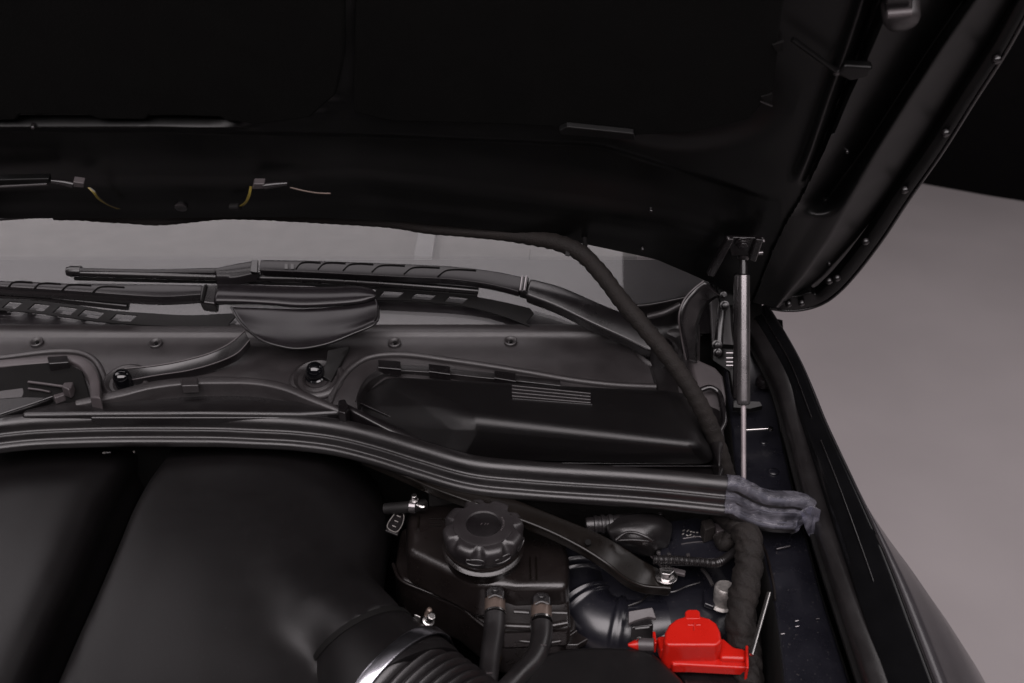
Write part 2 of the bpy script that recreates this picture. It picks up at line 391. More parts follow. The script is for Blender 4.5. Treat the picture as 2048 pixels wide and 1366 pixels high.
cw = thing('cowl_panel', 'wide dark grey plastic cowl panel between windshield base and engine bay', 'cowl panel')
cx = [-90, 150, 400, 650, 900, 1100, 1280, 1400]
def crow(py, dz, tilt=0): return [at(x, py + (tilt if x > 700 else 0), dz) for x in cx]
rows = [[at(x, y, 1.006) for x, y in zip(cx, [652, 652, 652, 650, 650, 649, 650, 652])],
        [at(x, 649, 1.014) for x in cx], [at(x, 656, 1.0165) for x in cx], [at(x, 666, 1.014) for x in cx], [at(x, 672, 1.0105) for x in cx],
        [at(x, 720, 1.001) for x in cx], [at(x, 770, .990) for x in cx], [at(x, 815, .978) for x in cx], [at(x, 880, .955) for x in cx]]
grid('cowl_surface', rows, 60, 60, 'cowl', cw, solid=.003)
def cz(py): return lin([(672, 1.0105), (720, 1.001), (770, .990), (815, .978), (880, .955)], py)
CN = V((0, -.25, .97)).normalized()
for i, (x, y) in enumerate([(73, 684), (311, 686), (789, 685), (1021, 682)]):
    s = lathe('screw_recess', at(x, y, cz(y)), CN, [(-.004, .0085), (.0012, .0085), (.002, .0075), (.0016, .006), (-.001, .004), (-.003, .003)], 'cowl', cw, sides=24)
    lathe('screw_head', at(x + 1, y, cz(y) + .0004), CN, [(-.003, .0022), (.0008, .0022), (.0012, .0012)], 'void', s, sides=12)
# raised bead round the filter housing recess
bead = [(655, 815), (672, 775), (700, 738), (735, 716), (790, 709), (900, 721), (1050, 744), (1150, 761), (1230, 770), (1312, 774)]
tube('recess_bead', [at(x, y, cz(y) + .001) for x, y in bead], .0042, 'cowl', cw, n=70, sides=12)
bead2 = [(212, 790), (207, 755), (190, 722), (160, 706), (120, 703), (0, 716), (-90, 724)]
tube('recess_bead', [at(x, y, cz(y) + .000) for x, y in bead2], .004, 'cowl', cw, n=60, sides=12)
# pivot wells
def well(x, y, r, cwp=cw, sx=1):
    c = at(x, y, cz(y) + .001)
    lathe('pivot_well', c, CN, [(-.006, r * 1.25), (.0005, r * 1.2), (.003, r * 1.08), (.0035, r), (.001, r * .9), (-.004, r * .78), (-.002, r * .7), (.0015, r * .62), (-.001, r * .5), (-.008, r * .42)], 'cowl', cwp, sides=48, caps=False, solid=.0012)
well(634, 757, .028); well(252, 762, .024); well(1318, 704, .024)
slab('moulded_step', [at(1283, 690, 1.008), at(1345, 700, 1.004), at(1362, 800, .988), at(1325, 800, .986), at(1310, 765, .994)], .012, 'plastic', cw, bev=.004)

# centre arched cover over the wiper motor
ac = thing('centre_cowl_cover', 'arched dark plastic cover strip at the middle of the cowl above the seal', 'trim cover')
A = [(150, 800, .992), (240, 778, 1.0), (300, 763, 1.004), (370, 754, 1.006), (440, 752, 1.006), (510, 755, 1.006), (570, 766, 1.004), (620, 786, .999), (690, 818, .990)]
B = [(150, 812, .990), (245, 792, .998), (300, 778, 1.002), (370, 769, 1.004), (440, 767, 1.004), (510, 769, 1.004), (565, 780, 1.002), (612, 799, .997), (684, 828, .988)]
band('arched_edge', [at(*p) for p in A], [at(*p) for p in B], .022, .002, 'cowl', ac, n=60, bev=.002)
slab('sunken_face', pl([(205, 805), (260, 790), (330, 780), (440, 776), (545, 780), (600, 797), (640, 815), (660, 835), (180, 835)], .986), .012, 'satin', ac, bev=.002)
slab('centre_notch', pl([(360, 756), (395, 754), (397, 770), (362, 771)], 1.0085), .012, 'cowl', ac, bev=.002)
for x in (297, 437): tube('relief_tab', [at(x - 14, 783, .988), at(x, 781, .9885), at(x + 14, 782, .988)], .0016, 'cowl', ac, n=8, sides=8)
slab('front_ledge', pl([(48, 818), (110, 804), (200, 797), (400, 796), (600, 799), (688, 808), (690, 822), (600, 827), (400, 825), (150, 827), (40, 829)], .9905), .02, 'plastic', ac, bev=.005, seg=4)

# ------------------------------------------------------------------ rubber seal across the bay, with taped end
se = thing('bay_seal', 'long ridged rubber bulkhead seal arching across the engine bay below the cowl', 'rubber seal')
sp = [(-90, 860), (0, 848), (60, 842), (150, 838), (250, 836), (350, 836), (450, 837), (500, 839), (600, 844), (680, 854), (760, 873), (850, 900), (950, 927), (1060, 938), (1150, 944), (1250, 950), (1350, 958), (1450, 968)]
prof = [(-.0135, -.03)] + [(.0135 * math.cos(math.radians(t)), -.0075 + .0135 * math.sin(math.radians(t))) for t in range(180, -25, -20)] + [(.0145, -.0155), (.0165, -.0162), (.018, -.0152), (.0195, -.0165), (.0202, -.019), (.0205, -.024), (.0225, -.0275), (.0262, -.0275), (.0296, -.0300), (.0308, -.034), (.031, -.05)]
def smoothprof(pr, k=3):
    P = spl([V((a, b, 0)) for a, b in pr], len(pr) * k); return [(p.x, p.y) for p in P]
sealz = .982
prof = [(a * .76, b * .76) for a, b in prof[:-1]] + [(.0215, -.031), (.008, -.034)]
sweep('seal_body', [at(x, y - 6, sealz) for x, y in sp], smoothprof(prof), 'rubber', se, n=140)
sp2 = [(1440, 967), (1475, 971), (1500, 984), (1530, 997), (1560, 1001), (1590, 1002), (1614, 1010), (1630, 1024)]
sz = [.982, .980, .972, .964, .962, .960, .955, .948]
sweep('seal_end', [at(x, y - 6, z) for (x, y), z in zip(sp2, sz)], smoothprof(prof[:-1]), 'rubber', se, n=50)
tp = thing('clear_tape_wrap', 'crinkled bluish clear tape wrapped round the right end of the rubber seal', 'tape')
pf2 = [(a * 1.0, b + .0022) for a, b in prof[:-1]]
sweep('tape_sleeve', [at(x, y - 6, z) for (x, y), z in zip([(1452, 968)] + sp2[1:], sz)], smoothprof(pf2, 2), 'film', tp, n=70, caps=False,
      disp=lambda q, u: V((0, 0, 1)) * (.0009 * noise.noise(q * 110) + .0004 * noise.noise(q * 300)) * min(1, u * 6))
tv, tf = [], []
Aa = spl([at(1600, 1022, .966), at(1622, 1012, .970), at(1642, 1020, .966)], 12)
rowsT = [Aa]
for (pts_) in ([(1602, 1040, .955), (1622, 1032, .957), (1640, 1044, .952)], [(1610, 1056, .944), (1625, 1054, .944), (1637, 1062, .940)], [(1622, 1072, .932), (1632, 1076, .930), (1640, 1084, .926)]):
    rowsT.append([p + V((noise.noise(p * 70), noise.noise(p * 71 + V((3, 1, 2))), noise.noise(p * 69 + V((9, 2, 2))))) * .006 for p in spl([at(*q) for q in pts_], 12)])
grid('loose_tape_flap', rowsT, 24, 18, 'film', tp, solid=.0004)

# ------------------------------------------------------------------ cabin filter housing (right)
fb = thing('filter_housing_right', 'large black cabin filter housing with a slanted ridge and small grooved panel', 'filter housing')
fb.name = 'filter_housing'
T = [at(766, 744, 1.016), at(1350, 782, 1.016), at(1402, 893, 1.020), at(940, 836, 1.022)]
Bm = [at(728, 778, .985), at(1394, 787, .985), at(1432, 928, .976), at(900, 918, .972), at(716, 830, .976)]
f = [(0, 1, 2, 3), (0, 4, 5, 1), (1, 5, 6, 2), (2, 6, 7, 3), (3, 7, 8), (3, 8, 4, 0)]
mesh('housing_lid', T + Bm, f, 'cover', fb, bev=.015, seg=8, ang=15)
tray = [at(x, y, .958) for x, y in [(690, 815), (880, 905), (1000, 945), (1440, 960), (1452, 925), (1405, 790), (1330, 772), (800, 735), (740, 755)]]
slab('housing_tray', tray, .02, 'plastic', fb, bev=.003)
tube('tray_front_lip', [at(1120, 932, .9635), at(1280, 932, .9635), at(1438, 932, .9635)], .0012, 'wiper', fb, n=30, sides=8)
tube('tray_back_lip', [at(900, 924, .968), at(1100, 926, .968), at(1400, 927, .968)], .001, 'satin', fb, n=30, sides=8)
# diagonal rim on the left front with clip
band('diagonal_rim', [at(692, 806, .995), at(790, 852, .985), at(890, 900, .976), at(985, 938, .968)], [at(700, 822, .992), at(785, 866, .982), at(880, 910, .973), at(960, 943, .966)], .02, .0015, 'satin', fb, n=30, bev=.002)
slab('rim_clip', pl([(676, 800), (690, 797), (698, 812), (690, 826), (676, 822)], 1.0), .022, 'satin', fb, bev=.002)
tube('rim_edge', [at(712, 802, .99), at(800, 842, .985), at(884, 880, .978)], .0016, 'satin', fb, n=20, sides=8)
# back rim strip with three clips
rim = [(712, 800), (722, 775), (742, 752), (775, 737), (850, 737), (950, 747), (1050, 757), (1120, 765)]
band('back_rim', [at(x, y - 5, 1.003) for x, y in rim], [at(x + 2, y + 7, 1.000) for x, y in rim], .02, .0005, 'plastic', fb, n=60, bev=.0015)
for (x0, y0, x1, y1) in [(756, 719, 801, 722), (857, 727, 900, 732), (988, 740, 1031, 746)]:
    c = slab('clip', [at(x0, y0, 1.008), at(x1, y1, 1.008), at(x1 + 1, y1 + 17, 1.008), at(x0 + 1, y0 + 16, 1.008)], .01, 'satin', fb, bev=.0012)
    tube('clip_edge', [at(x0 + 1, y0 + 16, 1.0085), at(x1 + 1, y1 + 17, 1.0085)], .0009, 'wiper', c, n=2, sides=6)
# grooved panel
def ltop(px, py):     # on the lid top plane
    n_ = (T[1] - T[0]).cross(T[3] - T[0]).normalized(); return onpl(px, py, T[0] + n_ * .0006 * (1 if n_.z > 0 else -1), n_)
pn = slab('grooved_panel', [ltop(1021, 769), ltop(1182, 785), ltop(1185, 809), ltop(1024, 797)], .003, 'grey', fb, bev=.0006)
pn.data.materials[0] = M['satin']
for k in range(4):
    y0 = 771 + k * 6.9; y1 = 787 + k * 6.2
    tube('groove_rib', [ltop(1024, y0 + 1) + UP * .0006, ltop(1181, y1 + 1) + UP * .0006], .0011, 'cowl', pn, n=2, sides=8)

# ------------------------------------------------------------------ left intake housing (cut by the frame)
lb = thing('intake_housing', 'open black intake housing with rounded grey rim at the left frame edge', 'intake housing')
A = [(-90, 730), (0, 719), (90, 712), (130, 709), (160, 712), (185, 728), (198, 755), (201, 796)]
B = [(-90, 744), (0, 733), (90, 726), (130, 723), (150, 727), (167, 742), (177, 762), (180, 796)]
band('rounded_rim', [at(x, y, 1.006) for x, y in A], [at(x, y, 1.003) for x, y in B], .03, .001, 'grey', lb, n=70, bev=.002)
slab('rim_clip', pl([(94, 713), (134, 710), (137, 724), (97, 727)], 1.0095), .012, 'satin', lb, bev=.0015)
slab('cavity_shade', [at(x, y, cz(y) + .0035) for x, y in [(-90, 740), (130, 722), (165, 742), (182, 800), (150, 830), (-90, 862)]], .003, 'void', lb, bev=.002)  # black slab laid on the cowl, its colour standing in for the inside's shade
slab('sloped_cover', [at(-90, 800, .996), at(55, 790, .995), at(108, 792, .99), at(60, 812, .990), at(0, 830, .985), at(-90, 850, .98)], .02, 'cover', lb, bev=.004)
for k in range(3): tube('cavity_rib', [at(82 + k * 11, 766, .99), at(114 + k * 9, 738, .997)], .0014, 'plastic', lb, n=2, sides=6)
tube('cavity_bar', [at(57, 764, .994), at(90, 768, .994), at(126, 773, .994)], .0018, 'grey', lb, n=12, sides=8)
tube('cavity_bar', [at(57, 777, .99), at(80, 780, .99), at(100, 784, .99)], .0014, 'grey', lb, n=12, sides=8)
slab('cavity_block', pl([(122, 772), (128, 764), (147, 763), (143, 774), (137, 779)], 1.0), .014, 'grey', lb, bev=.002)
slab('cavity_block', pl([(105, 789), (128, 783), (130, 788), (109, 796)], 1.0), .01, 'grey', lb, bev=.002)
tube('cavity_front_lip', [at(0, 829, .992), at(60, 809, .996), at(105, 793, .998)], .0016, 'satin', lb, n=20, sides=8)

# ------------------------------------------------------------------ wipers
def arm_marks(parent, spots, off, w, h):
    for (x, y, sc) in spots:
        pts = [gl(x - w * .55 * sc, y + h * .5, off), gl(x - w * .30 * sc, y - h * .35, off), gl(x - w * .12 * sc, y - h * .5, off), gl(x + w * .6 * sc, y - h * .42, off)]
        tube('embossed_mark', pts, .0009, 'void', parent, n=14, sides=6)
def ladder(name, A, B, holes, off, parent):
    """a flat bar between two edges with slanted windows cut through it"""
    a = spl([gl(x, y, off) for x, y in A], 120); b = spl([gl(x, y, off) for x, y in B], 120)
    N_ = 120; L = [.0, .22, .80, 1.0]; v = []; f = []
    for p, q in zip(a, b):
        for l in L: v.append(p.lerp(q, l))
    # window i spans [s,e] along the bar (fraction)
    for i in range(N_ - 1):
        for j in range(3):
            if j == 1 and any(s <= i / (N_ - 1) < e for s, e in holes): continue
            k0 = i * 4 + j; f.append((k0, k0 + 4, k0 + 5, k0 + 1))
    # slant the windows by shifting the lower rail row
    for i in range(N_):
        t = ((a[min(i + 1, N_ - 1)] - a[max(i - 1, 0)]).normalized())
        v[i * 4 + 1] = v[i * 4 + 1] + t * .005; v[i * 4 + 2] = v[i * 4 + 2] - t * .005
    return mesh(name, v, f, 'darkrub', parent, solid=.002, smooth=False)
wr = thing('wiper', 'far wiper with long blade and knuckle, its base at the cowl right end', 'wiper', 'windshield wipers')
tube('blade', [gl(139, 544, .020), gl(300, 549, .020), gl(450, 553, .018), gl(620, 557, .016), gl(800, 568, .014), gl(957, 581, .012)], [.0062, .0068, .0068, .0065, .006], 'satin', wr, n=60, sides=12, flat=.8)
tube('rubber_edge', [gl(150, 556, .008), gl(300, 560, .008), gl(450, 563, .008), gl(700, 571, .007), gl(955, 590, .007)], .0035, 'darkrub', wr, n=50, sides=8)
lathe('blade_end_cap', gl(136, 543, .020), (-1, 0, 0), [(-.018, .0072), (-.004, .0076), (.001, .006), (.002, .003)], 'satin', wr, sides=16)
band('blade_spine', [gl(150, 535, .026), gl(300, 538, .026), gl(440, 535, .027)], [gl(150, 541, .026), gl(300, 544, .026), gl(440, 545, .027)], .004, .0008, 'wiper', wr, n=30, bev=.0006)
band('blade_mount', [gl(428, 536, .030), gl(470, 527, .034), gl(516, 519, .036)], [gl(432, 558, .026), gl(470, 556, .03), gl(514, 546, .034)], .012, .003, 'wiper', wr, n=24, bev=.002)
slab('mount_clip', [gl(503, 519, .039), gl(516, 519, .039), gl(515, 545, .038), gl(500, 543, .038)], .006, 'satin', wr, bev=.001, down=-GN)
at_ = [(521, 519), (620, 521), (720, 524), (820, 528), (900, 532), (960, 538), (1010, 546), (1046, 554)]
ab_ = [(518, 541), (620, 545), (720, 550), (820, 555), (900, 559), (960, 566), (1005, 575), (1038, 584)]
arm = band('arm', [gl(x, y, .040) for x, y in at_], [gl(x, y, .040) for x, y in ab_], .012, .0015, 'wiper', wr, n=70, up=GN, bev=.0016)
arm_marks(arm, [(615, 531, .9), (662, 532, 1), (715, 534, 1.1), (775, 537, 1.2), (842, 541, 1.3), (912, 546, 1.4)], .0418, 48, 14)
for x in (572, 584): slab('clip_window', [gl(x - 3, 527, .0425), gl(x + 4, 527, .0425), gl(x + 4, 538, .0425), gl(x - 3, 538, .0425)], .002, 'satin', arm, bev=.0004, down=-GN)
slab('knuckle', [gl(1043, 551, .043), gl(1058, 552, .043), gl(1056, 586, .040), gl(1038, 582, .041)], .016, 'satin', wr, bev=.003, down=-GN)
for dx in (0, 8): tube('knuckle_pin', [gl(1045 + dx, 553, .044), gl(1041 + dx, 582, .042)], .0022, 'strut', wr, n=2, sides=10)
at2 = [(1060, 556), (1120, 572), (1200, 606), (1280, 640), (1318, 662), (1335, 684)]
ab2 = [(1052, 590), (1110, 612), (1180, 646), (1255, 680), (1295, 700), (1318, 706)]
band('arm_base', [gl(x, y, .044) for x, y in at2], [gl(x, y, .042) for x, y in ab2], .018, .003, 'satin', wr, n=50, up=GN, bev=.003)
tube('arm_base_edge', [gl(x, y - 1, .0425) for x, y in ab2[:-1]], .0011, 'wiper', wr, n=40, sides=6)
tube('arm_base_edge', [gl(1297, 668, .047), gl(1300, 688, .046), gl(1310, 698, .045)], .0012, 'steel', wr, n=14, sides=6)
lathe('shaft_cap', at(1325, 690, 1.03), CN, [(-.03, .013), (-.004, .014), (.002, .012), (.004, .006)], 'satin', wr, sides=24)
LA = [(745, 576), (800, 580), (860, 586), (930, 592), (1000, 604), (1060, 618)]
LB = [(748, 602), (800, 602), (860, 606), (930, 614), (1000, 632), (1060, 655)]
ladder('arm_reflection_bar', LA, LB, [(.05, .17), (.25, .37), (.455, .575)], .006, wr)  # added bar stands in for the arm's reflection in the glass

wl = thing('wiper', 'near wiper arm at the left with a broad rounded deflector lobe at its base', 'wiper', 'windshield wipers')
at_ = [(-90, 556), (0, 561), (80, 564), (160, 567), (240, 568), (330, 568), (405, 570)]
ab_ = [(-90, 566), (0, 574), (80, 579), (160, 584), (240, 590), (330, 594), (403, 590)]
arm2 = band('arm', [gl(x, y, .055) for x, y in at_], [gl(x, y, .055) for x, y in ab_], .012, .0015, 'wiper', wl, n=60, up=GN, bev=.0016)
arm_marks(arm2, [(38, 570, 1), (92, 573, 1.1), (150, 576, 1.2), (214, 580, 1.3)], .057, 44, 14)
band('arm_side', [gl(x, y + 1, .052) for x, y in ab_], [gl(x, y + 11, .046) for x, y in ab_], .006, 0, 'satin', wl, n=40, up=GN, bev=.001)
slab('knuckle', [gl(402, 569, .060), gl(436, 567, .060), gl(430, 609, .056), gl(398, 605, .056)], .02, 'satin', wl, bev=.003, down=-GN)
tube('knuckle_pin', [gl(412, 570, .061), gl(404, 604, .057)], .002, 'void', wl, n=2, sides=8)
tube('blade', [gl(-90, 586, .03), gl(60, 592, .03), gl(160, 602, .028), gl(256, 612, .026)], .006, 'satin', wl, n=40, sides=12)
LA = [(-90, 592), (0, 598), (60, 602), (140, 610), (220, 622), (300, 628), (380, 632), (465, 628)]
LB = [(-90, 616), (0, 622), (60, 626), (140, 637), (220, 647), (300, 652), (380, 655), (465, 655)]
ladder('arm_reflection_bar', LA, LB, [(.18, .235), (.27, .335), (.365, .43), (.46, .53), (.575, .65)], .004, wl)  # stand-in for this arm's mirrored underside, with the bright gaps cut out
# broad cover: upper roll and lower lobe
def gr(rows, offs): return [[gl(x, y, o) for x, y in r] for r, o in zip(rows, offs)]
up_rows = [[(436, 569), (480, 569), (540, 571), (600, 573), (660, 573), (720, 572), (744, 577)],
           [(433, 576), (480, 578), (540, 580), (600, 581), (660, 581), (725, 580), (750, 585)],
           [(430, 590), (480, 592), (540, 594), (600, 595), (660, 595), (725, 593), (752, 592)],
           [(428, 604), (480, 605), (540, 608), (600, 612), (660, 610), (725, 604), (748, 598)],
           [(432, 610), (480, 609), (540, 611), (600, 616), (660, 614), (722, 608), (744, 602)]]
grid('deflector_roll', gr(up_rows, [.050, .0575, .0605, .0575, .050]), 60, 26, 'wiper', wl, solid=.0015)
lob = [[(462, 614), (520, 616), (590, 618), (660, 615), (710, 608), (754, 596)],
       [(470, 626), (522, 632), (590, 636), (658, 634), (712, 626), (757, 612)],
       [(484, 645), (530, 655), (590, 662), (656, 656), (710, 646), (755, 630)],
       [(500, 663), (542, 676), (592, 684), (650, 677), (704, 661), (750, 640)],
       [(512, 674), (552, 690), (594, 697), (648, 689), (704, 668), (752, 645)]]
grid('deflector_lobe', gr(lob, [.052, .0545, .059, .062, .0625]), 60, 40, 'wiper', wl, solid=.003)
tube('lobe_edge', [gl(x, y, o + .0005) for x, y, o in [(462, 614, .052), (478, 642, .056), (500, 664, .062), (528, 682, .0625), (560, 692, .0625), (594, 697, .0625), (648, 689, .0625), (704, 668, .0625), (752, 645, .0625), (757, 613, .054)]], .0016, 'satin', wl, n=70, sides=8)
# lower link strap and its two shafts
lk = thing('wiper_link', 'thin curved black strap running from the left wiper shaft to the deflector lobe', 'wiper linkage')
A = [(490, 662, 1.035), (462, 686, 1.025), (425, 705, 1.018), (370, 721, 1.012), (310, 732, 1.008), (250, 738, 1.006)]
B = [(500, 680, 1.028), (476, 706, 1.018), (436, 725, 1.010), (380, 741, 1.004), (310, 752, 1.0), (240, 765, .998)]
band('strap', [at(*p) for p in A], [at(*p) for p in B], .010, -.001, 'satin', lk, n=50, bev=.001)
tube('strap_edge', [at(*p) + UP * .0006 for p in A], .0010, 'grey', lk, n=50, sides=6)
tube('strap_edge', [at(*p) + UP * .0006 for p in B], .0008, 'grey', lk, n=50, sides=6)
lathe('shaft_cap', at(243, 752, 1.008), CN, [(-.02, .0105), (0, .0105), (.004, .009), (.0065, .0055), (.0075, .001)], 'gloss', lk, sides=24)
s2 = thing('wiper_shaft', 'glossy black dome nut in a ringed well below the deflector lobe', 'wiper shaft')
lathe('dome_nut', at(631, 748, 1.0), CN, [(-.012, .009), (-.004, .0105), (.003, .0115), (.009, .011), (.014, .008), (.0165, .0035), (.017, .0005)], 'gloss', s2, sides=28)
for k, z in enumerate((0, -.007)): lathe('nut_ring', at(631, 753 + k * 4, .996 + z), CN, [(0, .011), (.0015, .0125), (.003, .011)], 'gloss', s2, sides=28, caps=False)
band('shaft_arm', [at(655, 700, 1.022), at(652, 722, 1.012), at(640, 748, 1.0)], [at(700, 690, 1.02), at(684, 722, 1.006), at(662, 762, .994)], .006, 0, 'darkrub', s2, n=20)

# ------------------------------------------------------------------ engine cover
en = thing('engine_cover', 'large matte black engine cover with a deep diagonal valley and round duct outlet', 'engine cover')
ed = [(890, 352), (912, 338), (960, 303), (1020, 270), (1100, 237), (1180, 203), (1270, 162), (1366, 120), (1460, 78)]
rt = [(890, 700), (905, 708), (950, 745), (1000, 772), (1060, 785), (1120, 780), (1180, 760), (1270, 800), (1366, 860), (1460, 900)]
AX = V((.735, -.600, -.10)).normalized(); D0 = V((-.186, -.414, .884)) + AX * .035
PX_ = AX.cross(V((-.1, .66, -.75))).normalized(); PX_ = PX_ if PX_.y > 0 else -PX_
E0 = D0 + PX_ * .0195; EX = (D0 + AX * .058 - E0).normalized(); EL = (D0 + AX * .058 - E0).length
def swell(p):
    d = p - E0; s_ = d.dot(EX); l = d.dot(V((EX.y, -EX.x, 0)).normalized()) / .056
    k = ss(-.17, -.008, s_)
    h = E0.z + .0515 - .075 * (1 - k) - .056 * (.42 * l * l + .45 * l ** 4)
    c = .008 + .020 * ss(.0, .06, -s_); m = max(p.z, h); z = m + c * math.log(math.exp(max(-40, (p.z - m) / c)) + math.exp(max(-40, (h - m) / c)))
    z = p.z + (z - p.z) * (1 - ss(.004, .02, s_))
    return V((p.x, p.y, z))
ring_rows = []
for py in [896, 908, 930, 970, 1020, 1080, 1140, 1200, 1270, 1366, 1470]:
    e = lin(ed, py); r = lin(rt, py); k = ss(890, 960, py); dz = -.03 * (1 - ss(893, 912, py)) - .03 * ss(900, 1500, py) ** 1.3; tl = 0
    zz = lambda z: z + dz - tl * .5
    row = []
    for (x, z) in [(e - 430, .918), (e - 300, .920), (e - 200, .919), (e - 130, .916), (e - 100, .910), (e - 76, .899), (e - 56, .882), (e - 38, .860), (e - 3, .835)]:
        row.append((x, py, zz(z)))
    ring_rows.append(row)
grid('left_lobe', [[at(*p) for p in r] for r in ring_rows], 70, 60, 'cover', en, solid=.003)
ring_rows = []
for py in [898, 906, 922, 960, 1020, 1080, 1140, 1200, 1270, 1366, 1470]:
    e = lin(ed, py); r = lin(rt, py); dz = -.03 * (1 - ss(896, 912, py)) - .03 * ss(900, 1500, py) ** 1.3
    w = r - e; row = []
    for (x, z) in [(e - 2, .80), (e - 1.2, .89), (e, .923), (e + 4, .9265), (e + 14, .9285), (e + .18 * w, .932), (e + .4 * w, .935), (e + .62 * w, .933), (e + .8 * w, .924), (e + .9 * w, .908), (e + .97 * w, .88), (r, .83)]:
        row.append((x, py, z + dz))
    ring_rows.append(row)
grid('right_lobe', [[at(*p) for p in r] for r in ring_rows], 150, 120, 'cover', en, fn=swell, solid=.003)
lathe('duct_outlet', E0, EX, [(-.0014, .035), (-.0012, .0545), (.0002, .0556), (EL * .5, .066), (EL - .004, .0762), (EL + .002, .0765), (EL + .004, .070)], 'cover', en, sides=72)
lathe('duct_seam', E0, EX, [(-.006, .0525), (-.0055, .0560), (-.001, .0568), (.0008, .0568), (.0012, .0550)], 'void', en, sides=96)
for (x, y) in [(499, 941), (208, 905), (268, 903)]: disc('cover_pip', at(x, y, .931), .0012, 'dull', en, h=.001)
tube('cover_back_clip', [at(205, 906, .93), at(222, 905, .93)], .0014, 'plastic', en, n=2, sides=6)

# intake hose
ho = thing('intake_hose', 'corrugated black intake hose with a bright metal band clamp on the duct outlet', 'hose')
pr = [(.055, .071), (.061, .0735), (.069, .0738), (.073, .070)]
s_ = .075
while s_ < .25:
    pr += [(s_, .0665), (s_ + .0022, .0705), (s_ + .0045, .072), (s_ + .0068, .0705), (s_ + .009, .0665)]; s_ += .0098
lathe('corrugated_hose', D0, AX, pr, 'plastic', ho, sides=72)
lathe('band_clamp', D0, AX, [(.0535, .0770), (.054, .0784), (.055, .0788), (.060, .0786), (.066, .0788), (.0670, .0784), (.0675, .0770)], 'chrome', ho, sides=96, caps=False, solid=.0006)
pp = D0 + AX * .085
cs = onpl(858, 1238, pp, V((.3, .4, -.9)).normalized())
bolt('clamp_screw', dp(856, 1243, 1.0), (.3, -.3, .8), .0042, .014, 'steel', ho)
lathe('clamp_screw_tip', dp(856, 1226, 1.0), (.3, -.1, .9), [(-.004, .003), (0, .003), (.006, .0026), (.007, .001)], 'collar', ho, sides=12)
slab('clamp_housing', [dp(829, 1227, 1.0), dp(842, 1233, 1.0), dp(840, 1239, 1.0), dp(827, 1233, 1.0)], .008, 'steel', ho, bev=.001)

# ------------------------------------------------------------------ coolant tank
tk = thing('coolant_tank', 'dark brown-black coolant tank with ribbed screw cap and two hose ports', 'coolant tank')
top = [(812, 1025), (845, 1008), (905, 1002), (980, 1008), (1060, 1035), (1128, 1068), (1138, 1110), (1136, 1172), (1030, 1172), (1000, 1164), (955, 1168), (912, 1146), (815, 1100)]
slab('tank_top', pl(top, .905), .052, 'tank', tk, bev=.009, seg=5, taper=.03)
low = [(800, 1060), (840, 1030), (905, 1025), (1060, 1060), (1150, 1100), (1160, 1190), (1150, 1262), (1120, 1282), (1000, 1272), (955, 1240), (915, 1208), (800, 1158), (788, 1130)]
slab('tank_lower', pl(low, .852), .06, 'tank', tk, bev=.007, seg=4)
tube('moulding_seam', [at(x, y, .852) for x, y in [(786, 1128), (800, 1158), (850, 1182), (912, 1206), (952, 1240), (1000, 1272), (1060, 1284), (1120, 1282), (1152, 1262)]], .0022, 'tank', tk, n=60, sides=8)
# ridged pads under the ports
for (x0, y0, x1, y1) in [(1028, 1184, 1058, 1186), (1096, 1184, 1134, 1186), (1028, 1224, 1058, 1226), (1104, 1204, 1134, 1205), (1100, 1226, 1134, 1227), (1010, 1252, 1060, 1254), (1100, 1252, 1134, 1246)]:
    tube('tank_rib', [at(x0, y0, .874), at(x1, y1, .874)], .0035, 'tank', tk, n=2, sides=12)
slab('port_block', [at(1000, 1176, .884), at(1138, 1180, .884), at(1142, 1256, .872), at(1000, 1262, .868)], .03, 'tank', tk, bev=.006)
# cap
cc = at(967, 1054, .948); ca = V((0.02, -.06, 1)).normalized()
def lobes(h, th):
    k = math.cos(8 * (th + .1)); return 1 - .19 * max(0, k) ** 1.5 * ss(-.012, .002, h)
cp = lathe('screw_cap', cc, ca, [(-.020, .0405), (-.018, .0415), (-.012, .0425), (-.008, .0430), (-.004, .0435), (.000, .0430), (.003, .0405), (.0044, .036), (.0030, .030), (.002, .018)], 'cap', tk, sides=128, rf=lobes, caps=True)
lathe('cap_plateau', cc, ca, [(-.004, .0325), (.0044, .032), (.0050, .0300), (.0046, .0225), (.0050, .0195), (.003, .018)], 'cap', cp, sides=64)
lathe('cap_disc', cc + ca * .0032, ca, [(-.004, .0178), (.0006, .0178), (.001, .0165), (.0011, .001)], 'satin', cp, sides=40)
for k in range(9):
    a = -.5 + k * .12; p = cc + ca * .0052 + V((math.cos(a) * .0205, math.sin(a) * .0205, 0)); q = cc + ca * .0052 + V((math.cos(a) * .0225, math.sin(a) * .0225, 0))
    tube('cap_ring_tick', [p, q], .00045, 'grey', cp, n=2, sides=5)
for dx in (-.003, .001, .004): tube('cap_centre_mark', [cc + ca * .0046 + V((dx, -.0012, 0)), cc + ca * .0046 + V((dx + .0016, .0012, 0))], .0004, 'grey', cp, n=2, sides=5)
lathe('cap_skirt', cc, ca, [(-.024, .0395), (-.023, .0425), (-.021, .0428), (-.0195, .042)], 'tank', tk, sides=64)
lathe('filler_neck', cc, ca, [(-.045, .0400), (-.035, .041), (-.032, .0435), (-.0285, .0440), (-.027, .0425), (-.024, .039)], 'tank', tk, sides=64)
for a in (-1.05, -1.75, -.35):
    c = cc + ca * -.012 + V((math.cos(a) * .0425, math.sin(a) * .0425, 0)); t = V((-math.sin(a), math.cos(a), 0))
    pts = [c - t * .009 + UP * .0018, c + t * .008 + UP * .003, c + t * .010, c + t * .007 - UP * .003, c - t * .008 - UP * .003, c - t * .010, c - t * .009 + UP * .0018]
    tube('cap_grip_bead', pts, .0008, 'cap', tk, n=28, sides=6)
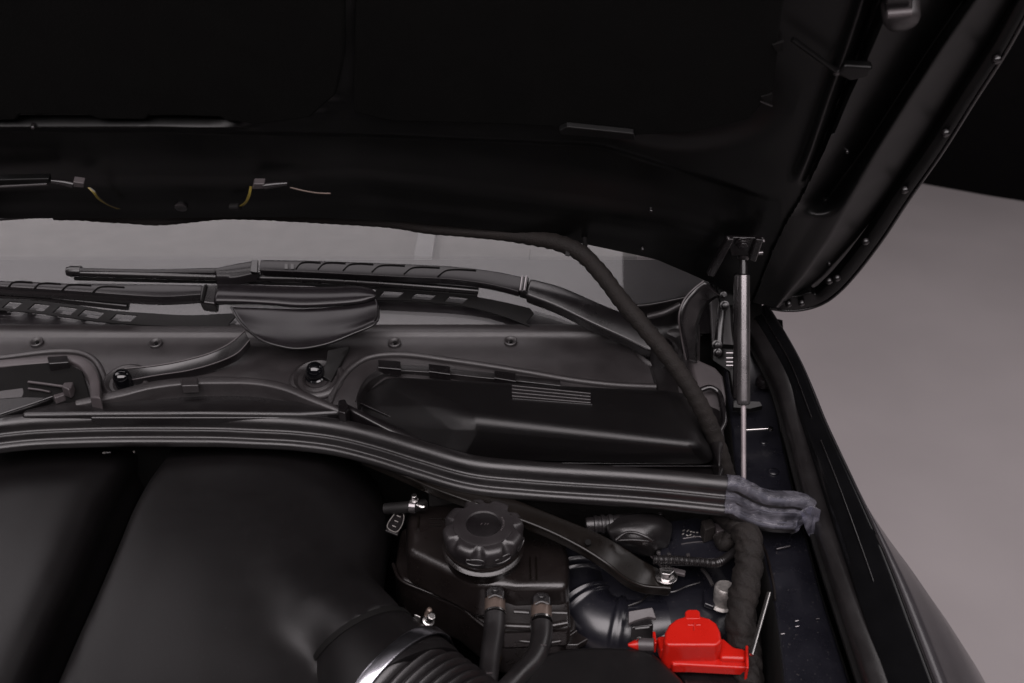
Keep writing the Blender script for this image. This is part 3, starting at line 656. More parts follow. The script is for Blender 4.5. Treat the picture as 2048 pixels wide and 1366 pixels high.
for k in range(3):
    tube('moulded_line', [at(858, 1037 + k * 8, .9062), at(894 - k * 5, 1037 + k * 7, .9062)], .0006, 'brown', tk, n=2, sides=5)
for x in (1060, 1072): tube('moulded_line', [at(x, 1114, .9062), at(x + 1, 1160, .9062)], .0008, 'brown', tk, n=2, sides=5)
tube('moulded_line', [at(838, 1032, .9062), at(836, 1058, .9062)], .0012, 'brown', tk, n=2, sides=5)
# ports and hoses
for (x, y, hx) in [(990, 1193, [(990, 1232, .888), (988, 1262, .884), (980, 1310, .882), (974, 1366, .885), (972, 1430, .888)]),
                   (1083, 1206, [(1083, 1250, .886), (1080, 1285, .884), (1062, 1322, .886), (1030, 1356, .890), (985, 1405, .895)])]:
    pt = slab('port_connector', [at(x - 19, y - 16, .903), at(x - 8, y - 24, .905), at(x + 10, y - 24, .905), at(x + 20, y - 14, .903), at(x + 18, y + 14, .898), at(x - 18, y + 14, .898)], .03, 'satin', tk, bev=.003)
    tube('connector_rib', [at(x - 13, y + 2, .904), at(x, y - 3, .906), at(x + 14, y + 2, .904)], .0012, 'plastic', pt, n=12, sides=6)
    tube('connector_rib', [at(x - 8, y - 19, .907), at(x, y - 12, .907), at(x + 8, y - 19, .907)], .001, 'plastic', pt, n=12, sides=6)
    P0 = at(x, y + 8, .893); P1 = at(x, y + 36, .890); ax = (P1 - P0)
    col = tube('port_collar', [P0, P1], .0108, 'collar', tk, n=2, sides=28)
    tube('collar_ring', [P1 - ax * .12, P1 + ax * .02], .0113, 'steel', col, n=2, sides=28)
h1 = thing('coolant_hose', 'straight grey-black rubber hose on the left port of the coolant tank', 'hose', 'coolant hoses on the tank')
tube('hose_wall', [at(x, y, z) for x, y, z in [(990, 1232, .890), (988, 1262, .887), (981, 1310, .886), (976, 1366, .887), (972, 1430, .888)]], [.0112, .0108, .0098, .0095, .0095], 'rubber', h1, n=50, sides=22)
h2 = thing('coolant_hose', 'bent grey-black rubber hose curving left from the right port of the tank', 'hose', 'coolant hoses on the tank')
tube('hose_wall', [at(x, y, z) for x, y, z in [(1084, 1250, .888), (1082, 1282, .886), (1068, 1318, .886), (1038, 1350, .889), (985, 1405, .893)]], [.0112, .0108, .0098, .0096, .0096], 'rubber', h2, n=50, sides=22)
for o_, p_ in ((h1, (976, 1346, .8965)), (h2, (1084, 1290, .8955))): tube('hose_mark', [at(p_[0] - 9, p_[1], p_[2]), at(p_[0] + 9, p_[1], p_[2])], .0006, 'grey', o_, n=2, sides=5)
# flange with bolt
slab('mounting_ear', pl([(1130, 1232), (1165, 1234), (1195, 1243), (1203, 1256), (1190, 1270), (1155, 1290), (1130, 1290)], .842), .008, 'tank', tk, bev=.002)
b1 = thing('hex_bolt', 'dull silver flanged bolt on the ear at the tank right side', 'bolt', 'silver bolts in the bay')
bolt('bolt_head', at(1180, 1256, .843), UP, .0072, .010, 'dull', b1, flange=1.55)
b2 = thing('small_fitting', 'small silver and brass nipple beside the straight coolant hose', 'fitting')
lathe('nipple', at(994, 1326, .86), (0, -.2, 1), [(0, .0035), (.006, .0035), (.008, .0045), (.012, .0045), (.014, .0025), (.022, .002), (.023, .0008)], 'brass', b2, sides=14)
# little clamp at the tank left corner and warning tag
c1 = thing('hose_clamp', 'tiny silver worm clamp behind the left corner of the coolant tank', 'clamp')
lathe('clamp_band', at(826, 1013, .925), (1, -.15, 0), [(-.004, .0068), (-.0035, .0076), (.0035, .0076), (.004, .0068)], 'strut', c1, sides=28, caps=False, solid=.0008)
bolt('clamp_screw', at(829, 1000, .932), (.0, -.2, 1), .0032, .008, 'steel', c1)
tube('clamp_tail', [at(834, 1010, .93), at(846, 1014, .93), at(853, 1007, .93)], .0016, 'steel', c1, n=10, sides=6)
tube('pipe_stub', [at(770, 1018, .918), at(826, 1013, .925), at(850, 1009, .922)], .0066, 'darkrub', c1, n=14, sides=18)
tg = thing('tag_label', 'small tilted black tag with pale printed outline left of the tank', 'tag')
tgp = [(792, 1023), (806, 1027), (792, 1064), (775, 1055)]
slab('tag_plate', pl([(789, 1018), (812, 1024), (795, 1070), (770, 1060)], .915), .003, 'plastic', tg, bev=.001)
q = pl(tgp, .9158); tube('tag_outline', q + [q[0]], .0006, 'dull', tg, n=40, sides=5)
for k in range(3):
    a = at(794 - k * 4.5, 1031 + k * 10, .9158); b_ = at(801 - k * 4.5, 1034 + k * 10, .9158); tube('tag_mark', [a, b_], .0006, 'dull', tg, n=2, sides=5)

# ------------------------------------------------------------------ brace bar across the bay
br = thing('brace_bar', 'black diagonal brace bar running from under the seal down to a silver bolt', 'brace bar')
A = [(740, 893, .945), (800, 912, .948), (880, 938, .952), (1000, 985, .952), (1120, 1033, .945), (1200, 1066, .936), (1248, 1092, .925), (1290, 1120, .908), (1320, 1135, .896), (1352, 1148, .892)]
B = [(720, 915, .945), (790, 944, .948), (860, 975, .951), (985, 1020, .951), (1098, 1063, .944), (1170, 1100, .935), (1215, 1130, .924), (1250, 1158, .907), (1282, 1172, .896), (1340, 1178, .892)]
band('bar_tube', [at(*p) for p in A], [at(*p) for p in B], .012, .0014, 'brown', br, n=70, bev=.003)
tube('bar_rolled_edge', [at(*p) + UP * .0008 for p in B], .0022, 'brown', br, n=70, sides=10)
tube('bar_hole', [at(1176, 1084, .943), at(1176, 1090, .934)], (.0032), 'void', br, n=2, sides=14)
slab('bar_foot_bracket', [at(1300, 1108, .905), at(1322, 1128, .898), at(1372, 1140, .894), (at(1370, 1150, .892)), at(1330, 1140, .895)], .004, 'grey', br, bev=.001)
b3 = thing('hex_bolt', 'bright silver flanged bolt holding the foot of the brace bar', 'bolt', 'silver bolts in the bay')
bolt('bolt_head', at(1332, 1154, .896), UP, .0082, .011, 'steel', b3, flange=1.5)

# ------------------------------------------------------------------ connector hood and its bracket
cb = thing('connector_boot', 'grey-black moulded connector boot with ribbed snout beside the brace bar', 'connector')
lathe('ribbed_snout', at(1172, 1050, .925), (1, .06, .0), [(0, .0075), (.004, .0085), (.008, .0085), (.009, .0100), (.012, .0100), (.013, .0092), (.016, .0092), (.017, .0106), (.020, .0106), (.021, .0095), (.024, .0095), (.025, .011), (.029, .011), (.030, .0098), (.06, .0115)], 'rubber', cb, sides=28)
rows = [[(1212, 1046, .93), (1240, 1032, .935), (1280, 1026, .936), (1320, 1030, .93), (1345, 1048, .918)],
        [(1216, 1066, .93), (1245, 1056, .940), (1285, 1050, .944), (1322, 1052, .936), (1343, 1070, .916)],
        [(1226, 1084, .918), (1252, 1082, .930), (1285, 1080, .934), (1315, 1080, .926), (1336, 1092, .908)],
        [(1240, 1098, .895), (1262, 1104, .902), (1282, 1110, .902), (1300, 1114, .898), (1318, 1104, .890)]]
grid('boot_shell', [[at(*p) for p in r] for r in rows], 30, 24, 'rubber', cb, solid=.003)
tube('boot_flare', [at(1232, 1080, .936), at(1252, 1066, .944), at(1272, 1066, .947), at(1292, 1074, .945), at(1304, 1082, .940)], .0018, 'rubber', cb, n=26, sides=8)
tube('boot_flare', [at(1232, 1081, .934), at(1270, 1080, .939), at(1304, 1083, .938)], .0014, 'rubber', cb, n=16, sides=8)
bk = thing('sensor_bracket', 'blue-black bracket plate with embossed marks and ribbed conduit along its front', 'bracket')
slab('bracket_plate', pl([(1338, 1040), (1390, 1032), (1440, 1045), (1474, 1072), (1476, 1096), (1438, 1120), (1312, 1118), (1320, 1096), (1340, 1078)], .905), .012, 'navy', bk, bev=.004)
tube('embossed_outline', [at(x, y, .9055) for x, y in [(1362, 1088), (1390, 1084), (1416, 1081), (1404, 1074), (1395, 1073), (1366, 1077)]], .0008, 'strut', bk, n=30, sides=5)
for k in range(9):
    x = 1366 + (k % 5) * 7 + random.uniform(-2, 2); y = 1062 + (k // 5) * 7 + (k % 5) * .8
    tube('embossed_mark', [at(x, y, .906), at(x + 4, y + random.uniform(-3, 3), .906)], .0007, 'dull', bk, n=2, sides=5)
for x, y in [(1317, 1105), (1338, 1109), (1376, 1110), (1320, 1028)]: disc('bracket_pip', at(x, y, .906), .0025, 'strut', bk, h=.0015)
P = spl([at(x, y, .910) for x, y in [(1306, 1119), (1350, 1120), (1400, 1124), (1432, 1126), (1455, 1114), (1478, 1097)]], 150)
tube('ribbed_conduit', P, .0048, 'rubber', bk, n=150, sides=14, rf=lambda u, th, p: 1 + .12 * math.sin(u * 2 * math.pi * 42) * (1 - ss(.62, .78, u)))
slab('relay_block', pl([(1402, 1040), (1424, 1034), (1432, 1052), (1410, 1060)], .925), .02, 'tape', bk, bev=.002)
slab('relay_block', pl([(1426, 1046), (1440, 1040), (1452, 1058), (1434, 1064)], .92), .02, 'grey', bk, bev=.002)

# ------------------------------------------------------------------ strut tower dome, posts
stw = thing('strut_tower', 'glossy blue-black domed suspension tower with raised curved ribs', 'suspension tower')
tc_ = at(1330, 1225, .80)
lathe('tower_dome', tc_, UP, [(-.1, .115), (0, .112), (.03, .106), (.05, .094), (.062, .075), (.066, .05), (.067, .02), (.0672, .001)], 'navy', stw, sides=64)
def ondome(x, y, z): return at(x, y, z)
def ribr(u, th, p):
    k = 1
    for c_, w_ in ((.26, .012), (.285, .012), (.50, .012), (.545, .012), (.70, .01), (.76, .01)): k += .075 * math.exp(-((u - c_) / w_) ** 2)
    return k
tube('ribbed_duct', [at(1330, 1262, .83), at(1290, 1264, .83), at(1245, 1264, .83), at(1205, 1252, .83), at(1172, 1218, .832), at(1152, 1170, .835), at(1142, 1110, .835)], .037, 'navy', stw, n=150, sides=48, rf=ribr)
lathe('tower_ring', at(1215, 1215, .83), (.6, -.2, .7), [(-.03, .052), (0, .052), (.012, .046), (.016, .03), (.017, .001)], 'navy', stw, sides=48)
tube('chevron_bead', [at(1264, 1172, .868), at(1280, 1181, .87), at(1296, 1189, .87)], .0011, 'satin', stw, n=8, sides=6)
tube('chevron_bead', [at(1296, 1190, .87), at(1280, 1203, .87), at(1256, 1212, .868)], .0011, 'satin', stw, n=8, sides=6)
slab('clip_plate', [at(1257, 1222, .880), at(1305, 1214, .880), at(1313, 1236, .874), at(1296, 1234, .874), at(1268, 1242, .874), at(1257, 1248, .872)], .004, 'grey', stw, bev=.001)
slab('clip_block', pl([(1268, 1236), (1300, 1233), (1308, 1250), (1262, 1256)], .872), .02, 'satin', stw, bev=.002)
tube('clip_bar', [at(1270, 1257, .876), at(1298, 1254, .876)], .0016, 'satin', stw, n=2, sides=6)
tube('tower_edge_lip', [at(1316, 1177, .876), at(1340, 1184, .876), at(1375, 1172, .876), at(1400, 1165, .876)], .001, 'satin', stw, n=24, sides=6)
tube('tower_strap', [at(1404, 1138, .885), at(1415, 1152, .885), at(1425, 1170, .885)], .0022, 'strut', stw, n=8, sides=6)
nb = thing('stud_nut', 'dusty pale zinc nut standing on a crusty washer beside the taped loom', 'nut')
lathe('nut_body', at(1446, 1204, .870), UP, [(0, .0108), (.008, .0105), (.009, .0112), (.021, .011), (.023, .009), (.0225, .006)], 'dull', nb, sides=28)
lathe('crusty_washer', at(1444, 1207, .866), UP, [(0, .013), (.002, .0155), (.004, .014), (.005, .01)], 'dull', nb, sides=40, rf=lambda h, th: 1 + .12 * noise.noise(V((math.cos(th) * 4, math.sin(th) * 4, 0))))
slab('stud_tab', pl([(1406, 1180), (1424, 1172), (1440, 1196), (1428, 1214), (1408, 1206)], .872), .006, 'navy', nb, bev=.002)

# ------------------------------------------------------------------ taped loom at the right
lm = thing('taped_loom', 'thick brown fabric-taped cable loom hanging beside the blue-black rail', 'cable loom')
def wrink(u, th, p):
    w = abs(math.sin(math.pi * (u * 15 + th / (2 * math.pi) + .5 * noise.noise(V((u * 9, 0, 0)))))) ** .6
    return .9 + .15 * w + .15 * noise.noise(V((math.cos(th) * 1.4, math.sin(th) * 1.4, u * 30 + th * 1.6))) + .05 * noise.noise(V((math.cos(th) * 3, math.sin(th) * 3, u * 70 + th * 2)))
lp = [(1424, 1010, .925), (1450, 1030, .930), (1482, 1054, .932), (1497, 1085, .928), (1497, 1130, .915), (1490, 1175, .905), (1484, 1220, .895), (1482, 1260, .885), (1490, 1305, .87), (1500, 1370, .86), (1505, 1430, .85)]
tube('tape_sleeve', [at(*p) for p in lp], [.011, .013, .0145, .0145, .0150, .0150, .0150, .0135, .012], 'tape', lm, n=260, sides=48, rf=wrink)
tube('side_branch', [at(1484, 1062, .925), at(1462, 1075, .918), at(1450, 1088, .912), at(1440, 1075, .91)], .008, 'tape', lm, n=30, sides=18, rf=wrink)
rod = thing('prop_rod', 'thin silver rod leaning between the taped loom and the inner rail', 'rod')
tube('rod_shaft', [at(1538, 1186, .915), at(1503, 1310, .895)], .0024, 'steel', rod, n=2, sides=12)
wh = thing('brake_line', 'thin dark cable with pale flecks hugging the edge of the rail', 'cable')
tube('cable_sheath', [at(x, y, .903) for x, y in [(1518, 1078), (1532, 1105), (1541, 1140), (1548, 1175), (1550, 1200)]], .0014, 'tank', wh, n=40, sides=8)
slt = thing('washer_reservoir', 'smooth grey plastic reservoir glimpsed at the bottom beside the rail', 'reservoir')
slab('reservoir_body', pl([(1520, 1280), (1545, 1276), (1550, 1330), (1545, 1400), (1515, 1400)], .84), .06, 'grey', slt, bev=.006)
tube('reservoir_seam', [at(1517, 1262, .855), at(1522, 1310, .853), at(1518, 1400, .85)], .002, 'plastic', slt, n=14, sides=8)

# ------------------------------------------------------------------ red terminal cover
rc = thing('terminal_cover', 'bright red plastic battery terminal cover with plus mark and round dome', 'terminal cover')
zt = .902
def plan(pts_, z): return [at(x, y, z) for x, y in pts_]
# dome: flat front, rounded back
back = [(1444, 1282), (1441, 1262), (1434, 1246), (1420, 1236), (1402, 1231), (1370, 1231), (1352, 1237), (1338, 1248), (1330, 1264), (1328, 1282)]
front = [(1336, 1290), (1434, 1290)]
slab('dome', plan(back + front, zt), .034, 'red', rc, bev=.0095, seg=7, taper=.05, ang=40)
slab('dome_tab', plan([(1370, 1238), (1370, 1222), (1376, 1218), (1394, 1218), (1400, 1222), (1402, 1238)], zt + .0005), .008, 'red', rc, bev=.0025, seg=3)
slab('base_flange', plan([(1320, 1288), (1326, 1278), (1450, 1278), (1470, 1296), (1496, 1300), (1498, 1336), (1346, 1328)], .880), .012, 'red', rc, bev=.0025)
slab('cable_wing', plan([(1436, 1272), (1450, 1276), (1468, 1292), (1493, 1296), (1494, 1318), (1440, 1316)], .886), .016, 'red', rc, bev=.005, seg=4)
slab('front_skirt', [at(1342, 1322, .879), at(1496, 1326, .879), at(1496, 1332, .879), at(1346, 1330, .879)], .011, 'red', rc, bev=.0015)
slab('left_neck', plan([(1312, 1272), (1332, 1268), (1336, 1300), (1322, 1300)], .888), .016, 'red', rc, bev=.004)
slab('left_ear', plan([(1305, 1262), (1311, 1262), (1314, 1286), (1308, 1286)], .892), .014, 'red', rc, bev=.0012)
slab('right_ear', [at(1491, 1290, .892), at(1497, 1290, .892), at(1498, 1336, .886), at(1492, 1336, .886)], .022, 'red', rc, bev=.0012)
for (a, b_) in [((1375, 1250), (1388, 1250)), ((1388, 1246), (1388, 1262)), ((1392, 1250), (1401, 1250))]:
    tube('plus_mark', [at(*a, zt + .0002), at(*b_, zt + .0002)], .0007, 'red', rc, n=2, sides=6)
rt_ = thing('terminal_tip', 'small red pointed cap on a grey cable end left of the terminal cover', 'cable cap')
lathe('pointed_cap', at(1280, 1289, .885), (-1, -.03, -.02), [(0, .0058), (.004, .0052), (.012, .0015)], 'red', rt_, sides=16)
tube('cable_end', [at(1278, 1289, .886), at(1308, 1290, .888)], .0066, 'grey', rt_, n=2, sides=16)
tube('cable_hook', [at(1272, 1280, .893), at(1276, 1275, .896), at(1282, 1276, .896)], .001, 'steel', rt_, n=8, sides=6)
bb = thing('fuse_box_lid', 'matte black rounded box lid at the bottom edge under the red cover', 'box lid')
slab('lid_top', rndpoly([(1010, 1420), (1040, 1345), (1085, 1305), (1140, 1292), (1240, 1290), (1300, 1298), (1340, 1330), (1372, 1362), (1400, 1420), (1390, 1500), (1020, 1500)], .885, 80), .05, 'cover', bb, bev=.008, seg=5)
slab('lid_step', pl([(1340, 1322), (1500, 1336), (1500, 1420), (1380, 1420), (1366, 1360)], .862), .05, 'satin', bb, bev=.004)

# ------------------------------------------------------------------ gas strut and hinge
gs = thing('gas_strut', 'vertical gas strut with dark shiny cylinder and thin bright rod', 'gas strut')
g0 = dp(1487, 480, 1.165); g1 = dp(1487, 985, 1.172)
def gp(py): 
    u = (py - 480) / 495.0; return g0.lerp(g1, u)
tube('cylinder', [gp(549), gp(788)], .0074, 'strut', gs, n=2, sides=32)
tube('cylinder_shoulder', [gp(546), gp(549.5)], [.0055, .0074], 'satin', gs, n=2, sides=32)
tube('end_fitting', [gp(508), gp(546)], .0046, 'satin', gs, n=2, sides=20)
lathe('end_sleeve', gp(742), (gp(800) - gp(742)), [(0, .0077), (.030, .0078), (.034, .0076), (.036, .006)], 'strut', gs, sides=32)
tube('piston_rod', [gp(790), gp(985)], .0030, 'rodsteel', gs, n=2, sides=18)
lathe('ball_socket', gp(506), (0, 0, 1), [(-.008, .006), (-.004, .0085), (.004, .0085), (.008, .006), (.011, .003)], 'satin', gs, sides=18)
tube('ball_stud', [gp(508), gp(508) + V((.022, .0, .002))], .0028, 'strut', gs, n=2, sides=10)
slab('guard_plate', [dp(1469, 552, 1.19), dp(1476, 548, 1.19), dp(1476, 796, 1.21), dp(1467, 798, 1.21)], .006, 'satin', gs, bev=.001, down=V((0, 1, 0)))
hb = thing('strut_bracket', 'black stamped bracket on the hood underside holding the strut top', 'bracket')
slab('bracket_leg', [hd(1455, 478, .05), hd(1470, 478, .05), hd(1428, 556, .06), hd(1415, 552, .06)], .012, 'satin', hb, bev=.002, down=V((0, 1, 0)))
slab('bracket_leg', [hd(1512, 478, .05), hd(1528, 480, .05), hd(1512, 526, .055), hd(1498, 520, .055)], .010, 'satin', hb, bev=.002, down=V((0, 1, 0)))
slab('bracket_plate', [hd(1452, 474, .046), hd(1530, 476, .046), hd(1515, 512, .048), hd(1462, 512, .048)], .006, 'satin', hb, bev=.002, down=V((0, 1, 0)))
bolt('bracket_bolt', hd(1485, 485, .047), HN, .006, .006, 'satin', hb)
for x, y in [(1457, 478), (1527, 482), (1505, 509)]: disc('bracket_glint_rivet', hd(x, y, .052), .0018, 'strut', hb, h=.0015, axis=HN)
hg = thing('hinge', 'black two-arm hood hinge with bolts left of the gas strut', 'hinge')
def arm_(name, pts_, r): return tube(name, [dp(x, y, t) for x, y, t in pts_], r, 'satin', hg, n=20, sides=10)
arm_('hinge_arm', [(1446, 600, 1.29), (1440, 650, 1.28), (1437, 700, 1.275)], .0055)
arm_('hinge_arm', [(1468, 590, 1.28), (1470, 650, 1.275), (1478, 720, 1.265), (1476, 790, 1.255)], .0055)
arm_('hinge_link', [(1424, 552, 1.28), (1440, 585, 1.285), (1462, 590, 1.28)], .008)
slab('hinge_head', [dp(1428, 556, 1.27), dp(1460, 560, 1.27), dp(1478, 584, 1.27), (dp(1474, 614, 1.27)), dp(1440, 612, 1.275)], .01, 'hood', hg, bev=.002, down=V((0, 1, 0)))
slab('hinge_base', [dp(1424, 695, 1.268), dp(1472, 698, 1.262), dp(1482, 740, 1.25), dp(1478, 800, 1.24), dp(1466, 800, 1.245), dp(1458, 745, 1.258), dp(1424, 722, 1.268)], .012, 'hood', hg, bev=.002, down=V((0, 1, 0)))
for x, y, r in [(1449, 611, .0042), (1434, 690, .0045), (1435, 705, .0038), (1447, 590, .003)]:
    bolt('hinge_bolt', dp(x, y, 1.258), V((0, -1, .5)), r, .006, 'satin', hg)
for y, m_ in [(706, 1), (716, 1), (724, 1), (731, 1)]: tube('spring_coil', [dp(1452, y, 1.25), dp(1468, y, 1.25)], .0012, 'strut', hg, n=2, sides=6)
slab('strut_foot', [at(1466, 800, .96), at(1520, 802, .96), at(1526, 812, .955), at(1500, 818, .952), at(1466, 815, .955)], .006, 'hood', hg, bev=.001)

# corner trim pieces behind hinge
cn = thing('cowl_corner_trim', 'grey-black moulded cowl corner with a curved upright lip by the hinge', 'trim panel')
rows = [[(1230, 610, 1.05), (1290, 610, 1.055), (1350, 600, 1.065), (1385, 590, 1.07)],
        [(1250, 640, 1.03), (1305, 628, 1.04), (1355, 614, 1.05), (1380, 606, 1.06)],
        [(1290, 680, 1.01), (1325, 665, 1.015), (1356, 650, 1.02), (1376, 640, 1.03)],
        [(1320, 740, .995), (1345, 730, 1.0), (1362, 715, 1.0), (1378, 700, 1.01)]]
grid('corner_surface', [[at(*p) for p in r] for r in rows], 24, 24, 'plastic', cn, solid=.003)
tube('corner_roll', [at(1296, 634, 1.048), at(1330, 625, 1.056), at(1360, 610, 1.064)], .0045, 'cowl', cn, n=20, sides=12)
rows = [[(1408, 562, 1.12), (1385, 580, 1.11), (1366, 604, 1.10), (1358, 632, 1.085), (1362, 670, 1.06), (1372, 720, 1.03)],
        [(1440, 588, 1.10), (1420, 600, 1.09), (1402, 622, 1.075), (1392, 650, 1.06), (1390, 680, 1.04), (1390, 725, 1.015)]]
grid('upright_lip', [[at(*p) for p in r] for r in rows], 40, 6, 'satin', cn, solid=.003)
tube('lip_edge', [at(x, y, z) for x, y, z in rows[0]], .0012, 'grey', cn, n=50, sides=6)
slab('upper_wing_panel', [dp(1420, 590, 1.31), dp(1500, 590, 1.31), dp(1500, 730, 1.285), dp(1425, 716, 1.285)], .01, 'cowl', cn, bev=.002, down=V((0, 1, 0)))
slab('pivot_boss', [dp(1362, 655, 1.27), dp(1398, 660, 1.27), dp(1402, 690, 1.26), dp(1370, 694, 1.26)], .02, 'plastic', cn, bev=.006, down=V((0, 1, 0)))
slab('grey_side_box', [at(1374, 706, 1.02), at(1432, 732, 1.018), at(1447, 750, 1.012), at(1453, 790, 1.0), at(1450, 835, .985), at(1400, 812, .985)], .03, 'grey', cn, bev=.005, seg=4)
tube('moulded_loop', [at(x, y, z) for x, y, z in [(1402, 780, 1.006), (1420, 775, 1.008), (1436, 784, 1.004), (1444, 810, .998), (1448, 845, .99), (1440, 862, .985)]], .0035, 'satin', cn, n=40, sides=10)
slab('corner_block', pl([(1392, 778), (1425, 775), (1445, 800), (1450, 870), (1440, 930), (1410, 850)], .988), .03, 'plastic', cn, bev=.006, seg=4)
for x, y in [(1376, 792), (1246, 610)]: tube('bright_clip', [at(x - 3, y - 8, 1.02), at(x + 1, y + 6, 1.018)], .0022, 'dull', cn, n=2, sides=8)
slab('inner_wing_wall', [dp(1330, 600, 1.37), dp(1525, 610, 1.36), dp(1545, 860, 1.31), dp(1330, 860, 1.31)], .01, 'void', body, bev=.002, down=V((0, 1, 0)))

# ------------------------------------------------------------------ hood
hdt = thing('hood', 'raised black hood seen from below with pressed ribs and riveted edge', 'hood')
E = [(-60, 2105), (0, 2068), (100, 2012), (200, 1948), (300, 1885), (400, 1815), (480, 1762), (550, 1708), (580, 1680), (600, 1655), (618, 1595)]
BR = [(-60, 2062), (0, 2028), (100, 1965), (200, 1900), (300, 1835), (400, 1768), (480, 1703), (550, 1640), (618, 1560)]
BL = [(-60, 1990), (0, 1955), (100, 1885), (200, 1820), (300, 1757), (400, 1700), (480, 1655), (550, 1608), (618, 1550)]
AR = [(-60, 1960), (0, 1925), (100, 1855), (200, 1790), (300, 1725), (400, 1650), (440, 1622), (500, 1585), (618, 1520)]
AL = [(-60, 1795), (0, 1775), (100, 1735), (200, 1690), (300, 1650), (360, 1620), (400, 1600), (440, 1575), (500, 1545), (618, 1500)]
RR = [(-60, 1742), (0, 1725), (100, 1692), (200, 1656), (300, 1622), (350, 1602), (618, 1490)]
BOT = [(-80, 432), (0, 437), (300, 436), (600, 434), (800, 442), (1000, 462), (1150, 484), (1240, 503), (1310, 518), (1380, 548), (1440, 575), (1500, 604), (1560, 616), (1600, 617), (1700, 617), (2100, 617)]
def hoff(px, py):
    e, br_, bl, ar, al, rr = (lin(t, py) for t in (E, BR, BL, AR, AL, RR))
    o = .030
    # right side pressing
    fa = 1 - ss(395, 435, py)
    if px > rr - 60:
        ridge = .010 * math.exp(-((px - rr) / 14) ** 2) * (1 - ss(330, 370, py))
        o += ridge
        if px > rr: o -= .016 * ss(rr, rr + 24, px) * (1 - ss(al - 16, al + 2, px)) * (1 - ss(340, 375, py))
    if px > al:
        if px < ar: o = .034 - .026 * (px - al) / (ar - al) * fa
        elif px < bl: o = .034 - .026 * fa + (.026 * fa + .002) * ss(ar, ar + (bl - ar) * .9, px)
        elif px < br_: o = .036 - .026 * (px - bl) / (br_ - bl)
        else: o = .010 - .008 * ss(br_, br_ + 18, px) 
        
    # rear channel on the left and middle
    lim = lin([(-80, 1), (520, 1), (1000, 1), (1450, 1), (1560, 0), (2200, 0)], px)
    if lim > 0:
        y0 = lin([(-80, 256), (300, 256), (520, 262), (800, 268), (1200, 285), (1500, 380), (2200, 600)], px)
        y1 = lin([(-80, 362), (500, 362), (700, 345), (900, 366), (1200, 405), (1350, 430), (1500, 470), (2200, 620)], px)
        o -= .011 * lim * ss(y0, y0 + 9, py) * (1 - ss(y1 - 70, y1 + 26, py))
        o += .002 * lim * ss(y1 - 14, y1 + 24, py) * (1 - ss(y1 + 38, y1 + 66, py))
        led = (1 - ss(440, 530, px)) * lim
        o += .0115 * led * (max(0, min(1, (py - 230) / 24)) - ss(254.5, 259, py))
    # recess ring in the middle
    d = math.hypot((px - 962) / 98, (py - 158) / 54)
    o -= .008 * (1 - ss(.9, 1.06, d)) ; o += .003 * math.exp(-((d - 1.03) / .07) ** 2)
    # shallow dish at the right of the middle
    d2 = math.hypot((px - 1370) / 210, (py - 190) / 110)
    o -= .006 * (1 - ss(.7, 1.05, d2))
    d3 = math.hypot((px - 1340) / 90, (py - 232) / 26); o -= .010 * (1 - ss(.2, 1.1, d3))
    # fold at x ~ 690
    o += .004 * math.exp(-((px - (690 - 1.2 * max(0, py - 180))) / 10) ** 2) * (1 - ss(230, 262, py))
    return o
SEG = [70, 14, 10, 10, 10, 14, 12, 14, 8, 6]
def cols(py):
    e, br_, bl, ar, al, rr = (lin(t, py) for t in (E, BR, BL, AR, AL, RR))
    K = [-80, rr - 60, rr - 14, rr + 6, rr + 26, max(al, rr + 30), ar, bl, br_, br_ + (e - br_) * .45, e]
    out = []
    for (a_, b_), n_ in zip(zip(K, K[1:]), SEG): out += [a_ + (b_ - a_) * i / n_ for i in range(n_)]
    return out + [e]
v = []; NU, NV = sum(SEG) + 1, 190
for j in range(NV):
    w = j / (NV - 1)
    for i in range(NU):
        py = 300
        px = cols(py)[i]
        for _ in range(4):
            py = -60 + w * (lin(BOT, px) + 60); px = cols(min(py, 618))[i]
        v.append(hd(px, py, hoff(px, py)))
f = [(j * NU + i, j * NU + i + 1, (j + 1) * NU + i + 1, (j + 1) * NU + i) for j in range(NV - 1) for i in range(NU - 1)]
inner = mesh('inner_panel', v, f, 'hood', hdt)
# outer skin a hand behind the inner panel
ov = [hd(px, py, -.03) for px, py in [(-80, -60), (2098, -60), (2005, 100), (1878, 300), (1755, 480), (1700, 545), (1672, 575), (1645, 594), (1590, 606), (1500, 592), (1380, 536), (1240, 492), (1000, 450), (600, 424), (-80, 420)]]
def hl(x, s, off): return HQ + V((x, -.5 * s, .866 * s)) + HN * off
slab('front_panel', [hl(-1.3, .52, .02), hl(.455, .52, .02), hl(.44, 1.0, .0), hl(.34, 1.08, 0), hl(-1.3, 1.12, 0)], .03, 'hood', hdt, bev=.01, down=-HN)
slab('outer_skin', ov, .004, 'fender', hdt, bev=.001, down=-HN)
# insulation pad with scalloped lower edge
padp = [(-80, -60), (690, -60), (688, 120), (672, 190), (620, 236), (530, 250), (512, 250), (480, 246), (455, 244), (440, 236), (300, 231), (293, 240), (286, 241), (200, 240), (188, 236), (172, 231), (40, 231), (32, 242), (-80, 245)]
slab('insulation_pad', [hd(x, y, .040) for x, y in padp], .012, 'pad', hdt, bev=.003, down=-HN)
padp = [(712, -60), (1580, -60), (1560, 60), (1548, 180), (1500, 240), (1380, 268), (1270, 272), (1262, 281), (1130, 266), (1120, 256), (1000, 250), (780, 244), (706, 226)]
slab('insulation_pad', [hd(x, y, .037) for x, y in padp], .012, 'pad', hdt, bev=.003, down=-HN)
slab('pad_gap_bar', [hd(1118, 262, .043), hd(1135, 254, .043), hd(1268, 268, .043), hd(1272, 281, .043), hd(1122, 270, .043)], .006, 'hood', hdt, bev=.001, down=V((0, .7, .7)).normalized())
